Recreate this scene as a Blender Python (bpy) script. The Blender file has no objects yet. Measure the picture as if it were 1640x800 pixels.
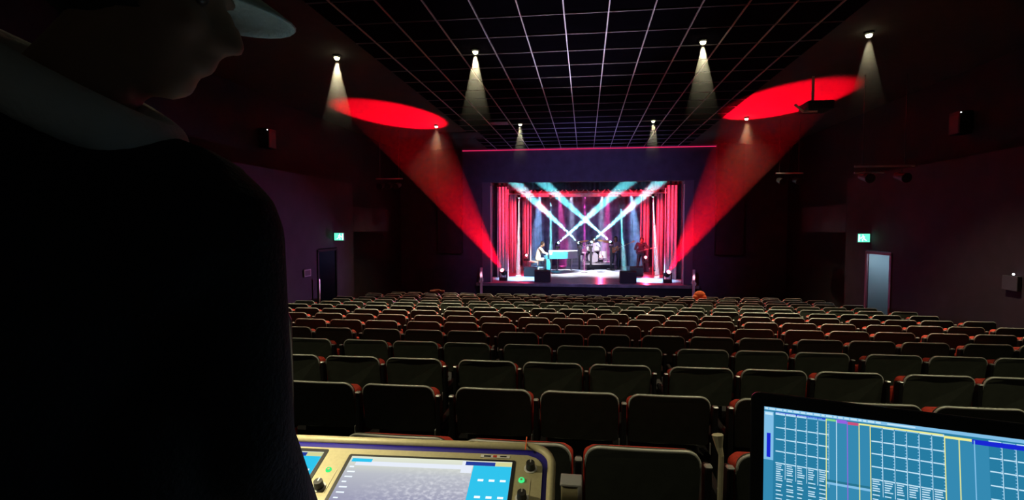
import bpy, bmesh, math, random
from mathutils import Vector, Matrix
random.seed(7)
S = bpy.context.scene
COL = S.collection
PI = math.pi

# ------------------------------------------------------------------ camera, world, exposure
cd = bpy.data.cameras.new('camera'); cam = bpy.data.objects.new('camera', cd); COL.objects.link(cam)
cd.sensor_width = 36.0; cd.lens = 800/1640*36; cd.shift_x = -20/1640; cd.clip_end = 200; cd.clip_start = .02
EYE = Vector((0, 0, 1.65))
cam.location = EYE
cam.rotation_euler = (math.radians(90-2.65), 0, math.radians(6.91))
S.camera = cam
S.view_settings.view_transform = 'Standard'; S.view_settings.look = 'None'
S.view_settings.exposure = 0.0; S.view_settings.gamma = 1.0; S.view_settings.use_curve_mapping = False
S.cycles.max_bounces = 5; S.cycles.diffuse_bounces = 2; S.cycles.glossy_bounces = 3
S.cycles.volume_bounces = 0; S.cycles.transmission_bounces = 3; S.cycles.transparent_max_bounces = 12
S.cycles.sample_clamp_indirect = 4
S.cycles.use_denoising = True; S.cycles.use_adaptive_sampling = False
W = bpy.data.worlds.new('world'); S.world = W; W.use_nodes = True
W.node_tree.nodes['Background'].inputs[0].default_value = (.55, .62, .60, 1)
W.node_tree.nodes['Background'].inputs[1].default_value = .010

K_RED, K_CYAN, K_SHAFT, K_SOFT, K_HOUSE = 58000, 80000, 26000, 4000, 215

# ------------------------------------------------------------------ materials
def mat(name, col, rough=.6, metal=0, emit=None, es=0, spec=.5, noise=None, bump=0, nscale=20, coat=0):
    m = bpy.data.materials.new(name); m.use_nodes = True
    nt = m.node_tree; b = nt.nodes['Principled BSDF']
    b.inputs['Base Color'].default_value = (*col, 1); b.inputs['Roughness'].default_value = rough
    b.inputs['Metallic'].default_value = metal; b.inputs['Specular IOR Level'].default_value = spec
    b.inputs['Coat Weight'].default_value = coat
    if emit:
        b.inputs['Emission Color'].default_value = (*emit, 1); b.inputs['Emission Strength'].default_value = es
    if noise or bump:
        tc = nt.nodes.new('ShaderNodeTexCoord'); n = nt.nodes.new('ShaderNodeTexNoise')
        n.inputs['Scale'].default_value = nscale; n.inputs['Detail'].default_value = 4
        nt.links.new(tc.outputs['Object'], n.inputs['Vector'])
        if noise:
            r = nt.nodes.new('ShaderNodeValToRGB')
            r.color_ramp.elements[0].position = .35; r.color_ramp.elements[1].position = .7
            r.color_ramp.elements[0].color = (*[c*(1-noise) for c in col], 1)
            r.color_ramp.elements[1].color = (*[min(1, c*(1+noise)) for c in col], 1)
            nt.links.new(n.outputs['Fac'], r.inputs['Fac']); nt.links.new(r.outputs['Color'], b.inputs['Base Color'])
        if bump:
            bp = nt.nodes.new('ShaderNodeBump'); bp.inputs['Strength'].default_value = bump; bp.inputs['Distance'].default_value = .01
            nt.links.new(n.outputs['Fac'], bp.inputs['Height']); nt.links.new(bp.outputs['Normal'], b.inputs['Normal'])
    return m
def glow(name, col, s):
    m = bpy.data.materials.new(name); m.use_nodes = True; nt = m.node_tree; nt.nodes.clear()
    e = nt.nodes.new('ShaderNodeEmission'); o = nt.nodes.new('ShaderNodeOutputMaterial')
    e.inputs[0].default_value = (*col, 1); e.inputs[1].default_value = s
    nt.links.new(e.outputs[0], o.inputs['Surface']); return m
def haze(name, dens, col=(1, 1, 1), aniso=0.0, beam_fade=None):
    """layer=(z_top, thickness): the haze thins out below z_top"""
    m = bpy.data.materials.new(name); m.use_nodes = True; nt = m.node_tree; nt.nodes.clear()
    v = nt.nodes.new('ShaderNodeVolumeScatter'); o = nt.nodes.new('ShaderNodeOutputMaterial')
    v.inputs['Color'].default_value = (*col, 1); v.inputs['Density'].default_value = dens
    v.inputs['Anisotropy'].default_value = aniso
    if beam_fade:  # fade of the beam's light put into the haze density
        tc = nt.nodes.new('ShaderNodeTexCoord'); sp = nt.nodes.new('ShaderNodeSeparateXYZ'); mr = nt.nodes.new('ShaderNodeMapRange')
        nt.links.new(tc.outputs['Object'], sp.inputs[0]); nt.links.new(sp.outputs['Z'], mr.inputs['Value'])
        mr.inputs['From Min'].default_value = beam_fade[0]-beam_fade[1]; mr.inputs['From Max'].default_value = beam_fade[0]
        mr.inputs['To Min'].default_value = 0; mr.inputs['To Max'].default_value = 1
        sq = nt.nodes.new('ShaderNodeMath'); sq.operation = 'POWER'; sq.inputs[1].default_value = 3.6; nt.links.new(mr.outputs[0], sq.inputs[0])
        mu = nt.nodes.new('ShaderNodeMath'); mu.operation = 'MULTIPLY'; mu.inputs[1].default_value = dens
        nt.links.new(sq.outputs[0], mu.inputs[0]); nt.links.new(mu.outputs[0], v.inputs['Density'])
    nt.links.new(v.outputs[0], o.inputs['Volume']); return m

M = dict(
    floor=mat('dark carpet', (.018, .016, .018), .95, noise=.4, nscale=60),
    wall=mat('dark plum plaster', (.036, .019, .036), .85, noise=.18, nscale=3),
    wall_dark=mat('near black plaster', (.016, .013, .015), .9, noise=.2, nscale=4),
    ceil=mat('black ceiling board', (.006, .005, .009), 1, spec=0.0, noise=.15, nscale=5),
    ceil_side=mat('dark smooth ceiling', (.045, .042, .036), .9, noise=.1, nscale=4),
    bar=mat('pale ceiling bar', (.62, .62, .66), .5),
    front=mat('black front wall', (.060, .055, .09), .9, noise=.15, nscale=3),
    pros=mat('proscenium frame paint', (.10, .08, .13), .6),
    stage=mat('glossy black stage floor', (.22, .22, .24), .30, noise=.3, nscale=3),
    stage_front=mat('stage front black', (.012, .010, .014), .9),
    drape=mat('black stage drape', (.022, .022, .035), .95, noise=.3, nscale=8),
    leg=mat('white stage leg cloth', (.62, .60, .62), .9, noise=.1, nscale=9),
    backcloth=mat('blue grey backcloth', (.22, .26, .42), .95, noise=.45, nscale=2.2),
    shell=mat('dark seat shell', (.080, .092, .074), .5, noise=.12, nscale=14),
    trimm=mat('seat edge trim', (.88, .90, .84), .35, metal=.2),
    red=mat('red upholstery', (.66, .055, .03), .85, noise=.15, nscale=50),
    black=mat('black plastic', (.012, .012, .013), .5),
    metal=mat('dark metal', (.05, .05, .055), .4, metal=.6),
    cap=mat('pale metal cap', (.75, .75, .74), .3, metal=.5),
    steel=mat('steel pipe', (.75, .75, .78), .3, metal=.35),
    beige=mat('olive beige console metal', (.54, .49, .29), .45, metal=.1, noise=.05, nscale=200),
    navy=mat('navy console strip', (.015, .008, .30), .45),
    white=mat('white paint', (.8, .8, .8), .5),
    cream=mat('cream painted wood', (.72, .66, .46), .6, noise=.06, nscale=30),
    door=mat('grey blue door leaf', (.42, .47, .52), .45),
    frame_lit_red=mat('door frame red light', (.28, .06, .09), .5),  # red light caught by the right frame, put into its colour
    piano=mat('white lacquered piano', (.75, .78, .8), .25),
    wood=mat('guitar lacquer', (.45, .16, .05), .3),
    skin=mat('skin', (.30, .17, .11), .75, noise=.06, nscale=30),
    hair=mat('dark hair', (.02, .014, .01), .7, bump=.6, nscale=80),
    sweater=mat('black sweater', (.014, .015, .022), .95, bump=.5, nscale=160),
    hood=mat('grey cotton collar', (.60, .64, .62), .95, bump=.3, nscale=120),
    capcloth=mat('pale grey cap cloth', (.74, .95, .84), .9, bump=.3, nscale=150),
    eye=mat('dark eye', (.10, .08, .07), .3),
    shirt_w=mat('white shirt', (.85, .84, .75), .9),
    shirt_d=mat('dark shirt', (.03, .03, .05), .9),
    jeans=mat('dark trousers', (.03, .03, .05), .9),
    orange=mat('orange nylon', (1, .19, .06), .6, emit=(1, .12, .03), es=0),
    maroon=mat('maroon cloth', (.22, .05, .03), .8),
    case=mat('black flight case', (.015, .015, .017), .6, bump=.2, nscale=60),
    edge_pink=glow('pink edge glow', (1, .03, .16), .75),
    led_white=glow('white indicator light', (.9, .95, 1), 3),
    led_green=glow('green indicator light', (.05, .9, .25), 1.0),
    bulb=glow('warm downlight lens', (1, .93, .55), 9),
    lens_red=glow('red lamp lens', (1, .25, .32), 6),
    lens_cyan=glow('cyan lamp lens', (.5, .95, 1), 6),
    paper=mat('paper sheet', (.55, .5, .55), .8),
)

# ------------------------------------------------------------------ helpers
def obj(name, bm, m, parent=None, loc=None, smooth=False, mods=None):
    me = bpy.data.meshes.new(name); bm.to_mesh(me); bm.free()
    for mm in (m if isinstance(m, (list, tuple)) else [m]): me.materials.append(mm)
    if smooth:
        for p in me.polygons: p.use_smooth = True
    o = bpy.data.objects.new(name, me); COL.objects.link(o)
    if loc: o.location = loc
    if parent: o.parent = parent
    return o
def tag(o, label=None, cat=None, group=None, kind=None):
    if label: o['label'] = label
    if cat: o['category'] = cat
    if group: o['group'] = group
    if kind: o['kind'] = kind
    return o
def thing(name, label, cat, loc=(0, 0, 0), rz=0, group=None):
    o = bpy.data.objects.new(name, None); COL.objects.link(o)
    o.empty_display_size = .1; o.location = loc; o.rotation_euler = (0, 0, rz)
    return tag(o, label, cat, group)
def struct(name, bm, m, parent=None):
    o = obj(name, bm, m, parent)
    if not parent: o['kind'] = 'structure'
    return o
def nb(): return bmesh.new()
def box(bm, x0, x1, y0, y1, z0, z1, bev=0, mi=0, rot=None, seg=2):
    t = bmesh.new()
    bmesh.ops.create_cube(t, size=1)
    for v in t.verts:
        v.co = Vector(((x0+x1)/2+v.co.x*(x1-x0), (y0+y1)/2+v.co.y*(y1-y0), (z0+z1)/2+v.co.z*(z1-z0)))
    if bev: bmesh.ops.bevel(t, geom=t.edges[:], offset=bev, segments=seg, affect='EDGES', profile=.6)
    if rot: bmesh.ops.transform(t, matrix=rot, verts=t.verts)
    for f in t.faces: f.material_index = mi
    merge(bm, t); return bm
def merge(bm, t):
    me = bpy.data.meshes.new('tmp'); t.to_mesh(me); t.free(); bm.from_mesh(me); bpy.data.meshes.remove(me)
def frame_of(d):
    d = d.normalized(); a = Vector((0, 0, 1)) if abs(d.z) < .95 else Vector((1, 0, 0))
    u = d.cross(a).normalized(); return u, d.cross(u).normalized()
def tube(bm, pts, r, seg=8, caps=True, mi=0):
    pts = [Vector(p) for p in pts]; n = len(pts)
    rr = r if isinstance(r, (list, tuple)) else [r]*n
    rings = []; u = None
    for i, p in enumerate(pts):
        d = (pts[min(i+1, n-1)]-pts[max(i-1, 0)]).normalized()
        if u is None: u, v = frame_of(d)
        else:
            u = (u-d*u.dot(d)).normalized(); v = d.cross(u)
        rings.append([bm.verts.new(p+(u*math.cos(2*PI*k/seg)+v*math.sin(2*PI*k/seg))*rr[i]) for k in range(seg)])
    fs = []
    for a, b in zip(rings, rings[1:]):
        for k in range(seg): fs.append(bm.faces.new((a[k], a[(k+1) % seg], b[(k+1) % seg], b[k])))
    if caps: fs.append(bm.faces.new(rings[0][::-1])); fs.append(bm.faces.new(rings[-1]))
    for f in fs: f.material_index = mi
    return bm
def capsule(bm, p0, p1, r0, r1, seg=14):
    p0, p1 = Vector(p0), Vector(p1); d = (p1-p0)
    if d.length < 1e-6: d = Vector((0, 0, 1e-4)); p1 = p0+d
    dn = d.normalized(); pts = []; rr = []
    for a in (85, 65, 45, 25, 0):
        pts.append(p0-dn*r0*math.sin(math.radians(a))); rr.append(max(r0*math.cos(math.radians(a)), 1e-4))
    for a in (0, 25, 45, 65, 85):
        pts.append(p1+dn*r1*math.sin(math.radians(a))); rr.append(max(r1*math.cos(math.radians(a)), 1e-4))
    u, v = frame_of(dn); rings = []
    for p, r in zip(pts, rr): rings.append([bm.verts.new(p+(u*math.cos(2*PI*k/seg)+v*math.sin(2*PI*k/seg))*r) for k in range(seg)])
    for a, b in zip(rings, rings[1:]):
        for k in range(seg): bm.faces.new((a[k], a[(k+1) % seg], b[(k+1) % seg], b[k]))
    bm.faces.new(rings[0][::-1]); bm.faces.new(rings[-1]); return bm
def ell(bm, c, r, rot=None, sub=3):
    t = bmesh.new(); bmesh.ops.create_icosphere(t, subdivisions=sub, radius=1)
    mm = Matrix.Translation(Vector(c)) @ (rot if rot is not None else Matrix.Identity(4)) @ Matrix.Diagonal((r[0], r[1], r[2], 1))
    bmesh.ops.transform(t, matrix=mm, verts=t.verts); merge(bm, t); return bm
def cyl(bm, c, r, h, r2=None, seg=24, rot=None, mi=0):
    t = bmesh.new(); bmesh.ops.create_cone(t, cap_ends=True, segments=seg, radius1=r, radius2=r if r2 is None else r2, depth=h)
    mm = Matrix.Translation(Vector(c)) @ (rot if rot is not None else Matrix.Identity(4))
    bmesh.ops.transform(t, matrix=mm, verts=t.verts)
    for f in t.faces: f.material_index = mi
    merge(bm, t); return bm
def rrect(w, h, r, n=6, cx=0, cz=0):
    """outline points of a rounded rectangle, counter-clockwise"""
    out = []
    rs = r if isinstance(r, (list, tuple)) else [r]*4   # bl, br, tr, tl
    for (sx, sz, a0, rr) in ((-1, -1, 180, rs[0]), (1, -1, 270, rs[1]), (1, 1, 0, rs[2]), (-1, 1, 90, rs[3])):
        for k in range(n+1):
            a = math.radians(a0+90*k/n)
            out.append((cx+sx*(w/2-rr)+rr*math.cos(a), cz+sz*(h/2-rr)+rr*math.sin(a)))
    return out
def slab(bm, pts, y0, y1, T=None, mi=0, inset=0, din=0):
    """extrude outline (x,z) from y0 to y1; T maps (x,y,z) -> Vector"""
    T = T or (lambda x, y, z: Vector((x, y, z)))
    a = [bm.verts.new(T(x, y0, z)) for x, z in pts]; b = [bm.verts.new(T(x, y1, z)) for x, z in pts]
    n = len(pts); fs = []
    for k in range(n): fs.append(bm.faces.new((a[k], a[(k+1) % n], b[(k+1) % n], b[k])))
    fs.append(bm.faces.new(a[::-1])); fs.append(bm.faces.new(b))
    for f in fs: f.material_index = mi
    return bm
def rmesh(o, vox, smooth=3):
    m = o.modifiers.new('remesh', 'REMESH'); m.mode = 'VOXEL'; m.voxel_size = vox; m.use_smooth_shade = True
    if smooth:
        s = o.modifiers.new('smooth', 'SMOOTH'); s.factor = .5; s.iterations = smooth
    return o
def copy_tree(o, parent=None, loc=None):
    c = o.copy(); COL.objects.link(c); c.parent = parent
    if loc: c.location = loc
    for ch in list(o.children): copy_tree(ch, c)
    return c
def spot(name, src, dst, power, col, half, blend=.25, radius=.04, parent=None):
    l = bpy.data.lights.new(name, 'SPOT'); l.energy = power; l.color = col
    l.spot_size = math.radians(2*half); l.spot_blend = blend; l.shadow_soft_size = radius
    o = bpy.data.objects.new(name, l); COL.objects.link(o); o.location = src
    o.rotation_euler = (Vector(dst)-Vector(src)).to_track_quat('-Z', 'Y').to_euler()
    return o
def area(name, src, dst, power, col, sx, sy):
    l = bpy.data.lights.new(name, 'AREA'); l.energy = power; l.color = col; l.shape = 'RECTANGLE'; l.size = sx; l.size_y = sy
    o = bpy.data.objects.new(name, l); COL.objects.link(o); o.location = src
    o.rotation_euler = (Vector(dst)-Vector(src)).to_track_quat('-Z', 'Y').to_euler(); return o

# ------------------------------------------------------------------ beams: a lamp plus the haze it lights
def haze_shaft(src, dst, half, dens, label, group, r0=.04, zmax=None, zmin=None, ymin=None, seg=28, col=(1, 1, 1), start=.1, beam_fade=None):
    src = Vector(src); dst = Vector(dst); d = (dst-src).normalized(); L = (dst-src).length
    u, v = frame_of(d); t = math.tan(math.radians(half))
    bm = nb(); a, b = [], []
    for k in range(seg):
        w = u*math.cos(2*PI*k/seg)+v*math.sin(2*PI*k/seg)
        p0 = src+d*start+w*(r0+start*t); q = src+d*L+w*(r0+L*t)
        dd = q-p0; s = 1.0
        if zmax is not None and q.z > zmax: s = min(s, (zmax-p0.z)/dd.z)
        elif zmax is not None and dd.z > 0: s = (zmax-p0.z)/dd.z
        if zmin is not None and dd.z < 0: s = (zmin-p0.z)/dd.z
        if ymin is not None and p0.y+dd.y*s < ymin: s = (ymin-p0.y)/dd.y
        a.append(bm.verts.new(p0)); b.append(bm.verts.new(p0+dd*s))
    for k in range(seg): bm.faces.new((a[k], a[(k+1) % seg], b[(k+1) % seg], b[k]))
    bm.faces.new(a[::-1]); bm.faces.new(b)
    bmesh.ops.recalc_face_normals(bm, faces=bm.faces)
    o = obj('light_beam', bm, haze('haze', dens, col, beam_fade=beam_fade))
    return tag(o, label, 'light beam', group, 'stuff')

def moving_head(src, dst, lens, label, cat='stage light', group=None, hang=False, s=1.0, post=None):
    """base, yoke and head of a moving lamp; src is the lens centre"""
    src = Vector(src); d = (Vector(dst)-src).normalized()
    c = src-d*.16*s; sg = 1 if hang else -1
    t = thing('moving_head_light', label, cat, c+Vector((0, 0, sg*.30*s)), 0, group)
    z = -sg*.30*s
    b = nb(); box(b, -.15*s, .15*s, -.12*s, .12*s, sg*-.055*s, sg*.055*s, .015*s)
    if post: box(b, -.05, .05, -.05, .05, -post, -.05*s); box(b, -.2, .2, -.2, .2, -post-.02, -post+.02)
    obj('base', b, M['black'], t)
    y = nb()
    for sx in (-1, 1): box(y, sx*.15*s-.02*s, sx*.15*s+.02*s, -.05*s, .05*s, min(z, 0), max(z, 0)+.04*s, .01*s)
    box(y, -.15*s, .15*s, -.05*s, .05*s, -.065*s, .065*s, .005)
    obj('yoke', y, M['black'], t)
    h = nb(); o3 = Vector((0, 0, z))
    tube(h, [o3-d*.15*s, o3-d*.1*s, o3+d*.1*s, o3+d*.15*s], [.08*s, .115*s, .115*s, .10*s], 18); obj('head', h, M['black'], t)
    l = nb(); tube(l, [o3+d*.15*s, o3+d*.156*s], [.085*s, .08*s], 18); obj('lens', l, lens, t)
    return t

# ------------------------------------------------------------------ structure
FZ = lambda y: -.087*max(0, min(y, 16.0))
HX, CZ = 7.6, 4.78
bm = nb()
vs = [(-HX, 1.55, FZ(1.55)), (HX, 1.55, FZ(1.55)), (HX, 16, FZ(16)), (-HX, 16, FZ(16)), (HX, 20.1, FZ(16)), (-HX, 20.1, FZ(16))]
for q in ((0, 1, 2, 3), (3, 2, 4, 5)):
    top = [bm.verts.new(Vector(vs[i])) for i in q]; bot = [bm.verts.new(Vector(vs[i])-Vector((0, 0, .3))) for i in q]
    bm.faces.new(top); bm.faces.new(bot[::-1])
    for k in range(4): bm.faces.new((top[k], bot[k], bot[(k+1) % 4], top[(k+1) % 4]))
bmesh.ops.remove_doubles(bm, verts=bm.verts, dist=1e-4)
struct('floor', bm, M['floor'])
struct('floor_platform', box(nb(), -HX, HX, -1.5, 1.55, -.45, .20, .01), M['floor'])
# ceiling: dark boards, smooth sides and the bar grid
GX = 3.9
struct('ceiling', box(nb(), -GX, GX, -1.5, 20.05, CZ, CZ+.2), M['ceil'])
bm = nb(); box(bm, -HX-.2, -GX, -1.5, 20.2, CZ, CZ+.2); struct('ceiling_left', bm, M['ceil_side'])
bm = nb(); box(bm, GX, HX+.2, -1.5, 20.2, CZ, CZ+.2); struct('ceiling_right', bm, M['ceil_side'])
grid = nb()
for i in range(-6, 6):
    x = .322+.644*i; box(grid, x-.009, x+.009, -1, 20.0, CZ-.022, CZ-.001)
obj_g = struct('trim_1', grid, M['bar'])
grid = nb(); y = 1.3
while y < 20:
    box(grid, -GX, GX, y-.008, y+.008, CZ-.016, CZ-.0015); y += .775
struct('trim_2', grid, mat('grey ceiling crossbar', (.20, .20, .24), .6))
for (x0, x1, y0, y1) in ((-4.85, -3.5, 16.3, 17.3), (-2.85, -2.3, 14.75, 15.2)):
    o = obj('ceiling_grille', box(nb(), x0, x1, y0, y1, CZ-.03, CZ-.001, .01), M['black'])
    tag(o, 'large black rectangular ceiling opening beside left spotlight' if x1 < -3 else 'small black ceiling grille left of the grid centre', 'grille')

def wallbox(name, parts, m, x_in, sx):
    bm = nb()
    for (y0, y1, z0, z1) in parts:
        xs = sorted((sx*x_in, sx*HX)); box(bm, xs[0], xs[1], y0, y1, z0, z1)
    return struct(name, bm, m)
for side, sx in (('left', -1), ('right', 1)):
    xs = sorted((sx*HX, sx*(HX+.2)))
    struct('wall_'+side, box(nb(), xs[0], xs[1], -1.5, 20.1, -1.9, CZ), M['wall_dark'])
    wallbox('wall_'+side+'_lower', [(-1.5, 12.25, -1.9, 2.93), (13.25, 14.25, -1.9, 2.93), (12.25, 13.25, 1.08, 2.93)], M['wall'], 6.9, sx)
    wallbox('wall_'+side+'_bulkhead', [(14.26, 17.0, 1.5, 2.25)], M['wall'], 6.9, sx)
    # tall panels beside the proscenium
    xs = sorted((sx*4.95, sx*5.95))
    struct('wall_'+side+'_panel', box(nb(), xs[0], xs[1], 19.75, 19.98, .58, CZ-.01, .01), M['wall'])
# front wall round the stage opening
OX, OZ, SZ = 3.80, 3.44, -.60
bm = nb()
box(bm, -HX-.2, -OX-.35, 20, 20.3, -1.9, CZ); box(bm, OX+.35, HX+.2, 20, 20.3, -1.9, CZ); box(bm, -OX-.35, OX+.35, 20, 20.3, OZ, CZ)
struct('wall_front', bm, M['front'])
bm = nb()
for sx in (-1, 1):
    xs = sorted((sx*OX, sx*(OX+.35))); box(bm, xs[0], xs[1], 19.93, 20.35, SZ, OZ+.0, .01)
struct('trim_3', bm, M['pros'])
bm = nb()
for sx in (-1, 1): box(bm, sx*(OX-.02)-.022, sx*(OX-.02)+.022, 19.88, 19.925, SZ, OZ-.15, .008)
struct('trim_4', bm, mat('pale rose edge highlight', (.75, .55, .6), .4))  # bright edge lines put in as pale rose colour
# stage
bm = nb(); box(bm, -7.2, 7.2, 20.3, 29.6, SZ-.12, SZ); box(bm, -4.35, 4.35, 19.7, 20.31, SZ-.12, SZ, .008)
struct('floor_stage', bm, M['stage'])
struct('wall_stage_front', box(nb(), -4.3, 4.3, 19.75, 19.95, -1.9, SZ-.12), M['stage_front'])
struct('wall_back', box(nb(), -7.4, 7.4, 29.6, 29.8, SZ, 7), M['front'])
for sx in (-1, 1):
    xs = sorted((sx*7.2, sx*7.4)); struct('wall_stage_'+('left' if sx < 0 else 'right'), box(nb(), xs[0], xs[1], 20.3, 29.6, SZ-.1, 7), M['front'])
struct('ceiling_stage', box(nb(), -7.4, 7.4, 20.3, 29.8, 7, 7.2), M['front'])
o = obj('lit_edge', box(nb(), -5.0, 5.1, 19.93, 19.98, CZ-.075, CZ-.045, .005), M['edge_pink'])  # light on the ceiling edge put in as a glowing strip
tag(o, 'ceiling edge where grid meets front wall, pink light put in as glow', 'lit edge')

# ------------------------------------------------------------------ house downlights
def downlight(x, y, label, power):
    t = thing('ceiling_spotlight', label, 'ceiling light', (x, y, CZ), 0, 'warm ceiling spotlights')
    b = nb(); tube(b, [(0, 0, -.001), (0, 0, -.03)], [.075, .07], 20); tube(b, [(0, 0, -.03), (0, 0, -.05)], [.05, .045], 20); obj('housing', b, M['black'], t)
    l = nb(); tube(l, [(0, 0, -.045), (0, 0, -.06)], [.05, .045], 16); ell(l, (0, 0, -.06), (.046, .046, .03), sub=2); obj('bulb', l, M['bulb'], t)
    sp = spot('house_lamp', (x, y, CZ-.10), (x, y, -2), power, (1, .89, .54), 44, .9, .03)
    return t
DL = [(-4.52, 8.8, 'outer left'), (-1.94, 8.8, 'inner left'), (1.94, 8.8, 'inner right'), (4.52, 8.8, 'outer right')]
for x, y, w in DL:
    downlight(x, y, 'warm ceiling spotlight, %s one of the nearer row of four' % w, K_HOUSE*3)
for x, y, w in DL:
    downlight(x*1.01, 15.1, 'warm ceiling spotlight, %s one of the farther row near the stage' % w, K_HOUSE*1.9)
for x, y, w in DL:
    downlight(x, 2.5, 'warm ceiling spotlight above the nearest seats, %s one' % w, K_HOUSE*.75)
for x, y, w in DL:
    downlight(x, -3.8, 'added unseen ceiling spotlight behind the mixing desk, %s one' % w, K_HOUSE*6)  # added row out of view, lights seat backs and console from behind
for k, (x, y, w) in enumerate(DL):
    haze_shaft((x, y, CZ-.10), (x, y, CZ-1.75), 13, (.34, .34, .24, .06)[k], 'pale yellow cone of light under %s spotlight of nearer row' % w, 'cones under the spotlights', r0=.02, start=.02, beam_fade=(CZ-.05, 1.65))
    haze_shaft((x*1.01, 15.1, CZ-.10), (x*1.01, 15.1, CZ-1.75), 13, .18, 'pale yellow cone of light under %s spotlight of farther row' % w, 'cones under the spotlights', r0=.02, start=.02, beam_fade=(CZ-.05, 1.6))

# ------------------------------------------------------------------ big red beams
for (src, dst, sgn, lab) in (((-3.42, 20.45, -.14), (-5.27, 14.1, 4.78), -1, 'left'), ((3.33, 20.45, -.14), (4.80, 13.8, 4.78), 1, 'right')):
    src = Vector(src); dst = Vector(dst); end = src+(dst-src)*1.5
    moving_head(src, dst, M['lens_red'], 'black moving light with glowing red lens at front %s stage corner' % lab, group='stage lights on the floor')
    d = (dst-src).normalized()
    spot('red_beam_lamp', src+d*.03, dst, K_RED, (1, .0, .012), 8.5, .3, .05)
    haze_shaft(src, end, 7.2, .036, 'wide red beam rising from the %s stage corner to the ceiling' % lab, 'red beams', zmax=CZ-.03, r0=.05, start=.05, beam_fade=(-.3, -10))

# ------------------------------------------------------------------ cyan crossing beams
CY = (.16, .82, .95)
XB = [((-.33, 26.5, .82), (-2.93, 21.0, 3.50), 'rising left from the inner left lamp'), ((1.30, 26.3, .88), (-1.75, 21.0, 3.50), 'rising left from the outer right lamp'),
      ((-1.42, 26.9, .80), (1.74, 21.0, 3.48), 'rising right from the outer left lamp'), ((.35, 26.5, .86), (2.97, 21.0, 3.46), 'rising right from the inner right lamp')]
for src, dst, w in XB:
    src = Vector(src); dst = Vector(dst); d = (dst-src).normalized()
    moving_head(src, dst, M['lens_cyan'], 'black moving light on post, cyan beam '+w, group='moving lights behind the band', s=.7, post=.85+.60-.25)
    spot('cyan_beam_lamp', src+d*.02, dst, K_CYAN*2.2, CY, 1.9, .15, .02)
    haze_shaft(src, src+(dst-src)*1.10, 2.0, .16, 'bright cyan beam '+w, 'crossing cyan beams', r0=.03, start=.03, ymin=20.4)
# narrow shafts falling from the truss
SH = [((-3.10, 23.4, 3.0), (-3.06, 22.9, SZ), (.75, .8, 1), 'far left white', 1.9), ((3.06, 23.4, 3.0), (3.22, 22.9, SZ), (.75, .8, 1), 'far right white', 1.9),
      ((-1.62, 23.6, 3.0), (-1.72, 25.4, SZ), CY, 'left cyan', 1.7), ((1.60, 23.6, 3.0), (2.02, 26.0, SZ), CY, 'right cyan', 1.7)]
for src, dst, c, w, hf in SH:
    moving_head(src, dst, M['lens_cyan'], 'small black lamp on the truss above the %s shaft' % w, group='lamps on the truss', hang=True, s=.5)
    spot('shaft_lamp', src, dst, K_SHAFT*2.0, c, hf, .2, .02)
    haze_shaft(src, dst, hf+.2, .16, 'thin %s shaft falling to the stage floor' % w, 'thin shafts from the truss', zmin=SZ+.01, r0=.025, start=.03)
# soft blue and magenta shafts at the back
SO = [((-2.35, 26.2, 3.6), (-2.75, 27.6, SZ), (.25, .5, 1), 'soft blue shaft behind the pianist', 8), ((2.3, 26.2, 3.6), (2.9, 27.6, SZ), (.25, .5, 1), 'soft blue shaft behind the guitarist', 8),
      ((-1.5, 27.6, 4.0), (-1.05, 28.6, SZ), (1, .08, .5), 'magenta shaft on the backcloth left of centre', 6), ((1.2, 27.6, 4.0), (1.25, 28.6, SZ), (1, .08, .5), 'magenta shaft on the backcloth right of centre', 6),
      ((-.75, 27.4, 4.0), (-.7, 28.4, SZ), (.55, .6, 1), 'pale lilac shaft left of the drum kit', 5), ((.85, 27.4, 4.0), (.95, 28.4, SZ), (.55, .6, 1), 'pale lilac shaft right of the drum kit', 5),
      ((-.02, 24.4, 3.3), (-.02, 24.2, SZ), (.9, .05, .6), 'thin magenta shaft falling at stage centre', 1.4)]
for src, dst, c, w, hf in SO:
    thin = hf < 2
    spot('soft_lamp', src, dst, K_SOFT*(14 if thin else 3.2), c, hf, .5, .03)
    haze_shaft(src, dst, hf+.2, .16 if thin else .07, w, 'soft shafts at the back', zmin=SZ+.01, r0=.03, start=.03)
# red washes on the side legs and border
for sx in (-1, 1):
    spot('red_wash', (sx*1.6, 20.6, 3.2), (sx*3.68, 21.9, 2.0), 2200, (1, .01, .03), 38, .6, .1)
    spot('red_wash', (sx*1.3, 22.5, 3.1), (sx*3.45, 23.9, 1.4), 1700, (1, .01, .03), 30, .5, .1)
    spot('red_wash', (sx*1.1, 24.4, 3.1), (sx*3.1, 25.6, 1.6), 1500, (1, .01, .03), 26, .5, .1)
    spot('valance_wash', (sx*1.6, 22.6, 2.2), (sx*1.7, 23.9, 3.3), 260, (1, .01, .04), 50, .6, .1)
    spot('red_floor_wash', (sx*2.6, 20.9, 3.2), (sx*3.5, 21.4, SZ), 700, (1, .02, .10), 32, .7, .1)
    spot('blue_floor_wash', (sx*1.9, 21.6, 3.2), (sx*2.75, 21.5, SZ), 14000, (.20, .60, 1), 17, .9, .1)
    spot('white_floor_wash', (sx*.9, 27.6, 3.3), (sx*1.0, 25.0, SZ), 7000, (.85, .90, 1), 22, .8, .1)
    spot('post_fill', (sx*2.5, 12, 4.6), (sx*4.12, 19.6, -.3), 9000, (1, .5, .65), .6, .8, .03)  # added unseen spots to brighten the stage corner posts
spot('drum_fill', (.2, 22.3, 3.1), (.5, 27.4, .3), 2600, (1, .85, 1), 11, .7, .05)  # added spot to lift the dark drum kit
spot('piano_key_light', (-1.2, 22.2, 3.1), (-2.3, 25.6, .3), 2600, (1, .95, .75), 8, .5, .05)
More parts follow.
